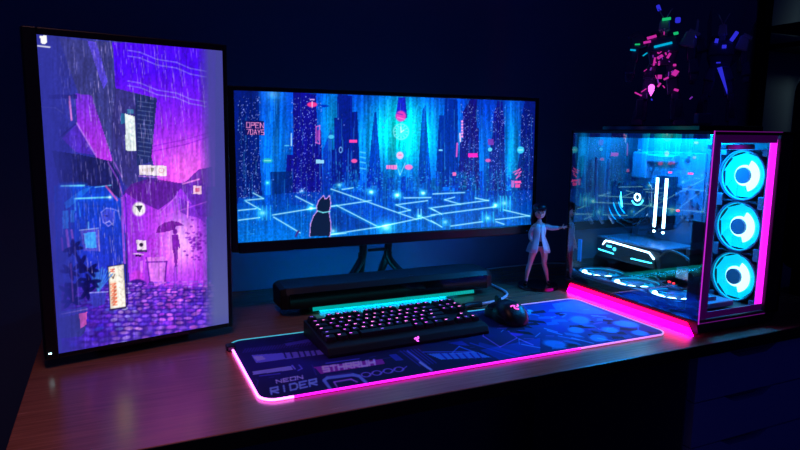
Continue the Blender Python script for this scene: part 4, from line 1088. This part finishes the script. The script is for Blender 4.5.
# pointing hand
for k, (da, dh) in enumerate(((.0105, .0045), (.0108, .0005), (.0060, -.003), (.0048, -.0050))):
    skinned('finger', [[(FP(.0545, .164, .0315), .0017), (FP(.0545 + da * .5, .164 + dh * .6, .0345), .0014), (FP(.0545 + da, .164 + dh, .0370 - (.003 if k > 1 else 0)), .0011)]], skin, fg, 1)
skinned('thumb', [[(FP(.053, .165, .031), .0017), (FP(.0545, .170, .033), .0014), (FP(.0565, .173, .034), .0011)]], skin, fg, 1)
for k in range(4): skinned('finger', [[(FP(-.018 + k * .0014, .112, .010), .0014), (FP(-.019 + k * .0018, .107, .012), .0012), (FP(-.017 + k * .0018, .103, .011), .0009)]], skin, fg, 1)
# coat: flared shell open at the front, sleeves
b = MB(); NR = 40
prof = [(.168, .0125, .0105), (.160, .0195, .0145), (.150, .0190, .0165), (.136, .0165, .0155), (.122, .0225, .0190), (.108, .0285, .0235), (.094, .0325, .0260)]
a0, a1 = R(-62), R(242)
rws = []
for h, rx, ry in prof:
    op = .05 + max(0, (.150 - h)) * 5.0
    row = []
    for i in range(NR + 1):
        a = R(-90) + op + (2 * PI - 2 * op) * i / NR
        fold = 1 + (.06 * math.sin(a * 7) if h < .125 else 0)
        row.append(b.bm.verts.new(FP(rx * math.cos(a) * fold, h, -ry * math.sin(a) * fold)))
    rws.append(row)
for A, B_ in zip(rws, rws[1:]):
    for i in range(NR): b.bm.faces.new((A[i], A[i + 1], B_[i + 1], B_[i]))
o = b.build('coat', cloth_m, fg, smooth=True); o.modifiers.new('s', 'SOLIDIFY').thickness = .0012; ct = o
ct['label'] = 'pale coat open at the front'
skinned('sleeve', [[(FP(.012, .163), .0092), (FP(.031, .158, .010), .0076), (FP(.042, .160, .020), .0064), (FP(.0465, .1615, .0245), .0062)]], cloth_m, fg)
skinned('sleeve', [[(FP(-.013, .162), .0092), (FP(-.024, .140, -.002), .0076), (FP(-.022, .124, .005), .0064)]], cloth_m, fg)
MB().ball(FP(.002, .117), (.0180, .0165, .0125), seg=20).build('shorts', hair_m, fg, smooth=True)
# hair: cap of hair, fringe and long locks; a dark cap on top
b = MB(); b.ball(FP(-.001, .203, -.003), (.0180, .0178, .0165), seg=24)
for k in range(15):
    a = R(-8 + k * 14) if k < 15 else 0
    ca, sa = math.cos(a), math.sin(a)
    L = .048 + .012 * math.sin(k * 2.3)
    b.tube([FP(.0155 * ca - .001, .205, -.0155 * sa - .002), FP(.0180 * ca - .001, .190, -.0180 * sa - .002), FP(.0200 * ca - .001, .175, -.0190 * sa - .003), FP(.0175 * ca + .002 * math.sin(k), .205 - L, -.0185 * sa - .003)], [.0045, .0048, .0040, .0008], 7)
for k in range(6): b.tube([FP(-.012 + k * .0045, .211, .0125), FP(-.0125 + k * .0047, .206, .0165), FP(-.012 + k * .0046, .2015, .0165)], [.003, .0026, .0006], 6)
b.build('hair', hair_m, fg, smooth=True)
b = MB(); b.ball(FP(-.001, .211, -.001), (.0188, .0188, .0125), seg=24); b.box(FP(-.001, .209, .0195), (.026, .016, .0022), rot=(0, 0, R(-24.7)), bev=.001)
b.build('cap', hair_m, fg, smooth=True)
for sx, (a, h) in (('l', (-.0315, .0135)), ('r', (.0295, .0135))): 
    MB().ball(FP(a - (.002 if sx == 'l' else -.002), .0135, .004), (.0052, .0105, .0040), rot=(0, 0, R(-25)), seg=14).box(FP(a, .012, -.004), (.003, .003, .006)).build('shoe', hair_m, fg, smooth=True)
# ------------------------------------------------------------------ robot models on top of the case
def plate(poly, th, c, rot=(0, 0, 0)):
    b = MB(); M = Matrix.Translation(c) @ Matrix.Rotation(rot[2], 4, 'Z') @ Matrix.Rotation(rot[1], 4, 'Y') @ Matrix.Rotation(rot[0], 4, 'X') @ Matrix.Rotation(PI / 2, 4, 'X') @ Matrix.Translation((0, 0, -th / 2))
    b.prism(poly, th, M); return b
def robot(t, lights=True):
    # local: x right as seen from the front, -y front, z up, about .28 tall
    def P_(b, name, m=armour, par=None): return b.build(name, m, par or t, bevel=.0015)
    P_(MB().box((0, 0, .150), (.046, .036, .030), taper=(1.25, 1.1), bev=.003).box((0, -.004, .180), (.062, .044, .034), taper=(.8, .75), bev=.003).box((0, -.02, .176), (.022, .012, .022), taper=(.6, .6)), 'torso', armour)
    h = P_(MB().box((0, -.004, .222), (.022, .026, .026), taper=(.8, .8), bev=.003).box((0, -.014, .212), (.010, .010, .010), bev=.002).box((0, .004, .206), (.014, .014, .014)), 'head', armour_l)
    P_(MB().prism([(-.001, 0), (.001, 0), (.014, .026), (.010, .024)], .002, Matrix.Translation((0, -.018, .232)) @ Matrix.Rotation(PI / 2, 4, 'X')).prism([(.001, 0), (-.001, 0), (-.014, .026), (-.010, .024)], .002, Matrix.Translation((0, -.018, .232)) @ Matrix.Rotation(PI / 2, 4, 'X')), 'crest', armour_l, h)
    for s_ in (-1, 1):
        P_(MB().box((s_ * .047, 0, .190), (.030, .036, .034), rot=(0, s_ * .25, 0), taper=(.7, .8), bev=.003).box((s_ * .056, -.002, .204), (.022, .030, .008), rot=(0, s_ * .5, 0)), 'shoulder', armour_l if s_ > 0 else armour)
        P_(MB().box((s_ * .052, -.004, .158), (.014, .016, .034), rot=(0, -s_ * .1, 0), bev=.002).box((s_ * .058, -.016, .128), (.020, .026, .036), rot=(R(-25), -s_ * .1, 0), taper=(.8, .8), bev=.003).box((s_ * .060, -.026, .106), (.014, .016, .016), bev=.003), 'arm')
        P_(MB().box((s_ * .020, -.010, .122), (.024, .020, .036), rot=(R(-12), -s_ * .25, 0), taper=(.7, .7), bev=.002), 'skirt_armour')
        P_(MB().box((s_ * .022, 0, .094), (.022, .024, .050), rot=(0, s_ * -.14, 0), taper=(1.1, 1), bev=.003).box((s_ * .030, -.008, .066), (.018, .022, .018), bev=.004)
           .box((s_ * .034, .002, .036), (.028, .034, .052), rot=(0, s_ * -.10, 0), taper=(.75, .75), bev=.003).box((s_ * .036, -.016, .040), (.014, .008, .04), rot=(R(10), 0, 0)), 'leg')
        P_(MB().box((s_ * .040, -.012, .007), (.026, .056, .014), taper=(.8, .6), bev=.003), 'foot')
    P_(MB().box((0, .030, .190), (.05, .030, .05), bev=.004).cyl((.014, .05, .165), .008, .03, r2=.004, rot=(R(-30), 0, 0)).cyl((-.014, .05, .165), .008, .03, r2=.004, rot=(R(-30), 0, 0)), 'backpack')
    return h
def facing(x, y): return math.atan2(-.6457 - x, -(-1.3948 - y)) if False else -math.atan2(.6457 + x, y + 1.3948)
# plinth
pl = tag(MB().box((.580, -.31, ZT + .006), (.20, .29, .012), bev=.002).build('display_plinth', gloss), 'low black display slab on top of the computer case', 'display stand')
rx, ry = .545, -.280; PZ = ZT + .0125
r1 = thing('toy_robot', 'armoured toy robot with green, cyan and pink glints, on the computer case', 'toy robot', (rx, ry, PZ), facing(rx, ry))
h = robot(r1); r1.scale = (1.16, 1.1, 1.03)
def lit(name, m, par, *boxes, label=None):  # emissive patches of colour on the armour
    b = MB()
    for c, sz, ro in boxes: b.box(c, sz, rot=ro, bev=min(sz) * .3)
    o = b.build(name, m, par)
    if label: o['label'] = label
lit('visor', green_glow, r1, ((.003, -.022, .2345), (.016, .003, .006), (0, R(-6), 0)), label='green glowing visor')
lit('head_glow', blue_glow, r1, ((.024, -.010, .233), (.010, .010, .012), (0, 0, 0)), ((-.013, -.008, .262), (.007, .006, .014), (0, R(-20), 0)))
lit('chest_glow', robot_cyan, r1, ((.0, -.028, .178), (.034, .003, .0050), (0, R(-14), 0)), label='cyan glowing bar on the chest')
lit('collar_glow', pink_glow, r1, ((-.022, -.026, .196), (.018, .003, .006), (0, R(-16), 0)), ((-.030, -.024, .186), (.014, .003, .005), (0, R(-10), 0)))
lit('shoulder_glow', green_glow, r1, ((.022, -.026, .202), (.009, .003, .006), (0, R(-10), 0)), ((-.048, -.022, .182), (.010, .003, .003), (0, 0, 0)))
lit('arm_glow', robot_cyan, r1, ((-.056, -.020, .170), (.011, .003, .0035), (0, R(10), 0)))
lit('waist_glow', pink_glow, r1, ((-.004, -.028, .152), (.012, .003, .006), (0, R(-35), 0)), ((.012, -.028, .154), (.005, .003, .012), (0, R(25), 0)), ((-.014, -.028, .142), (.0035, .003, .018), (0, R(5), 0)), ((-.005, -.028, .138), (.0035, .003, .010), (0, 0, 0)), ((.024, -.02, .134), (.006, .003, .005), (0, 0, 0)), label='pink glowing patches at the waist')
lit('knee_glow', pink_glow, r1, ((-.002, -.030, .108), (.008, .003, .009), (0, 0, 0)), ((.026, -.028, .116), (.010, .003, .013), (0, R(30), 0)), ((.010, -.03, .104), (.010, .003, .004), (0, R(-30), 0)), ((-.002, -.03, .090), (.004, .003, .010), (0, R(30), 0)), ((.030, -.036, .078), (.009, .003, .005), (0, R(20), 0)), ((-.040, -.034, .070), (.016, .003, .003), (0, R(30), 0)), ((-.030, -.036, .078), (.012, .003, .002), (0, R(-40), 0)), label='pink glowing patches on the legs')
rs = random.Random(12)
for i in range(26):  # small emissive slivers stand in for glints on the armour
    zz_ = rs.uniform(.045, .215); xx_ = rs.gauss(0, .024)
    lit('painted_glint', rs.choice([violet_glint, violet_glint, pink_glow, blue_glow, robot_cyan if zz_ > .15 else pink_glow]), r1, ((xx_, -.027 - rs.uniform(0, .008), zz_), (rs.uniform(.0014, .003), .002, rs.uniform(.003, .011)), (0, rs.uniform(-.9, .9), 0)))
b = MB().ball((-.016, -.034, .084), (.0062, .003, .0075), seg=14).prism([(-.006, 0), (.006, 0), (0, -.014)], .003, Matrix.Translation((-.016, -.030, .079)) @ Matrix.Rotation(PI / 2, 4, 'X'))
b.build('core_glow', mat('core_glow', rgb(200, 0, 200), .5, emit=(1, .12, .9, 1), strength=2.2), r1)['label'] = 'bright magenta glowing core'
plate([(0, 0), (.008, 0), (.006, .055), (.002, .06)], .002, (.054, .012, .178), (0, R(4), 0)).build('back_fin', armour_l, r1)
rx, ry = .652, -.352
r2 = thing('toy_robot', 'darker winged toy robot with blue glowing patches behind the right shoulder of the other', 'toy robot', (rx, ry, PZ), facing(rx, ry))
robot(r2); r2.scale = (.92, .92, .98)
for s_ in (-1, 1):
    plate([(0, 0), (.020, .02), (.052, .11), (.050, .15), (.034, .165), (.018, .10)] if s_ > 0 else [(0, 0), (-.010, .02), (-.016, .11), (-.008, .15), (-.004, .10)], .004, (s_ * .022, .045, .14)).build('wing', armour, r2, bevel=.001)
lit('shoulder_glow', blue_glow, r2, ((-.012, -.030, .196), (.008, .003, .010), (0, R(10), 0)), ((.006, -.03, .182), (.010, .003, .008), (0, 0, 0)))
lit('sword_hilt', blue_glow, r2, ((.026, -.030, .204), (.009, .006, .024), (0, R(32), 0)))
b = plate([(-.006, 0), (.005, 0), (.008, -.055), (.006, -.066)], .003, (.0, -.034, .135), (0, R(-14), 0))
b.build('sword_blade', blue_glow, r2)['label'] = 'glowing blue blade'
lit('waist_glow', blue_glow, r2, ((-.004, -.03, .146), (.010, .003, .003), (0, 0, 0)))
tag(MB().box((.517, -.430, ZT + .0255), (.034, .02, .024), rot=(0, 0, R(-20)), bev=.003).build('small_box', mat('blue_card_box', rgb(40, 60, 120), .45)), 'small dull blue box at the front of the slab on the case top', 'box')

# ------------------------------------------------------------------ chair beyond the desk
chx, chy = 1.16, -.46
ch = thing('office_chair', 'black padded office chair with rounded back, beyond the computer case', 'chair', (chx, chy, FZ), R(-38))
b = MB(); b.box((0, 0, 1.06), (.45, .10, .52), bev=.048, seg=5); b.build('backrest', chair_m, ch, smooth=True)
MB().box((0, .26, .50), (.48, .46, .10), bev=.04, seg=4).build('seat', chair_m, ch, smooth=True)
MB().box((0, .02, .70), (.07, .03, .36), bev=.008).build('back_bar', metal_dark, ch)
MB().cyl((0, .24, .28), .028, .36).build('gas_column', metal_dark, ch)
for k in range(5):
    a = 2 * PI * k / 5 + .3
    MB().tube([(0, .24, .12), (.27 * math.cos(a), .24 + .27 * math.sin(a), .07)], [.024, .014], 8).build('foot_spoke', metal_dark, ch)
    MB().cyl((.27 * math.cos(a), .24 + .27 * math.sin(a), .028), .027, .03, axis='X', seg=18, rot=(0, 0, a)).build('caster', cable_b, ch)

# ------------------------------------------------------------------ shelf rack in the corner
rk = thing('shelf_rack', 'dark metal shelf rack standing against the wall beyond the chair', 'shelf', (1.9, .07, FZ))
px0, px1, py0, py1 = 1.54, 2.26, -.03, .19
for xx in (px0, px1):
    for yy in (py0, py1): W_(MB().box((xx, yy, .42), (.035, .035, 2.32), bev=.002), 'post', metal_dark, rk)
W_(MB().box((1.90, py0, .42), (.02, .02, 2.3)), 'post', metal_dark, rk)
for zz_ in (.735, .80, .30, -.2, 1.25):
    W_(MB().box(((px0 + px1) / 2, (py0 + py1) / 2, zz_), (px1 - px0, py1 - py0, .018), bev=.002), 'shelf', metal_dark, rk)
tag(MB().box((px0 + .03, .03, .8350), (.05, .05, .05), bev=.004).box((px0 + .03, .005, .845), (.03, .002, .018)).build('small_box', mat('faded_red_box', rgb(170, 90, 84), .6)), 'small faded red box on the upper rack shelf beside the post', 'box')
tag(MB().box((px0 - .045, .17, .665), (.035, .03, .12), bev=.003).cyl((px0 - .045, .153, .65), .006, .004, axis='Y', seg=14, mi=1).build('wall_switch', [mat('grey_switch_plate', rgb(120, 130, 125), .5), steel]), 'small grey switch unit on the wall left of the rack post', 'switch') if False else None
tag(MB().box((px0 - .06, WY - .006, .685), (.05, .012, .075), bev=.002).cyl((px0 - .06, WY - .014, .67), .006, .006, axis='Y', seg=14, mi=1).build('wall_socket', [mat('grey_socket_plate', rgb(150, 160, 150), .5), steel]), 'small grey wall socket left of the rack post', 'wall socket')

# ------------------------------------------------------------------ light
def area(name, loc, aim, size, power, col):
    l = bpy.data.lights.new(name, 'AREA'); l.shape = 'RECTANGLE'; l.size, l.size_y = size; l.energy = power; l.color = col
    o = bpy.data.objects.new(name, l); C.objects.link(o); o.location = loc
    o.rotation_euler = (Vector(aim) - Vector(loc)).to_track_quat('-Z', 'Y').to_euler(); return o
hl = area('desk_fill_light', (-.62, -.75, 1.75), (-.62, -.62, 0), (.3, .3), .95, (1, .42, .42)); hl.data.spread = R(62)  # added warm fill over the left of the desk, no fixture there
cl = area('rack_fill_light', (2.4, -1.1, 1.2), (2.15, .2, .75), (.3, .3), .55, (.85, 1, .62)); cl.data.spread = R(34)  # added greenish fill for the wall around the rack
w = bpy.data.worlds.new('world'); SC.world = w; w.use_nodes = True
w.node_tree.nodes['Background'].inputs[0].default_value = (.10, .12, 1, 1); w.node_tree.nodes['Background'].inputs[1].default_value = .040
SC.view_settings.view_transform = 'Standard'; SC.view_settings.look = 'None'; SC.view_settings.exposure = 0; SC.view_settings.gamma = 1
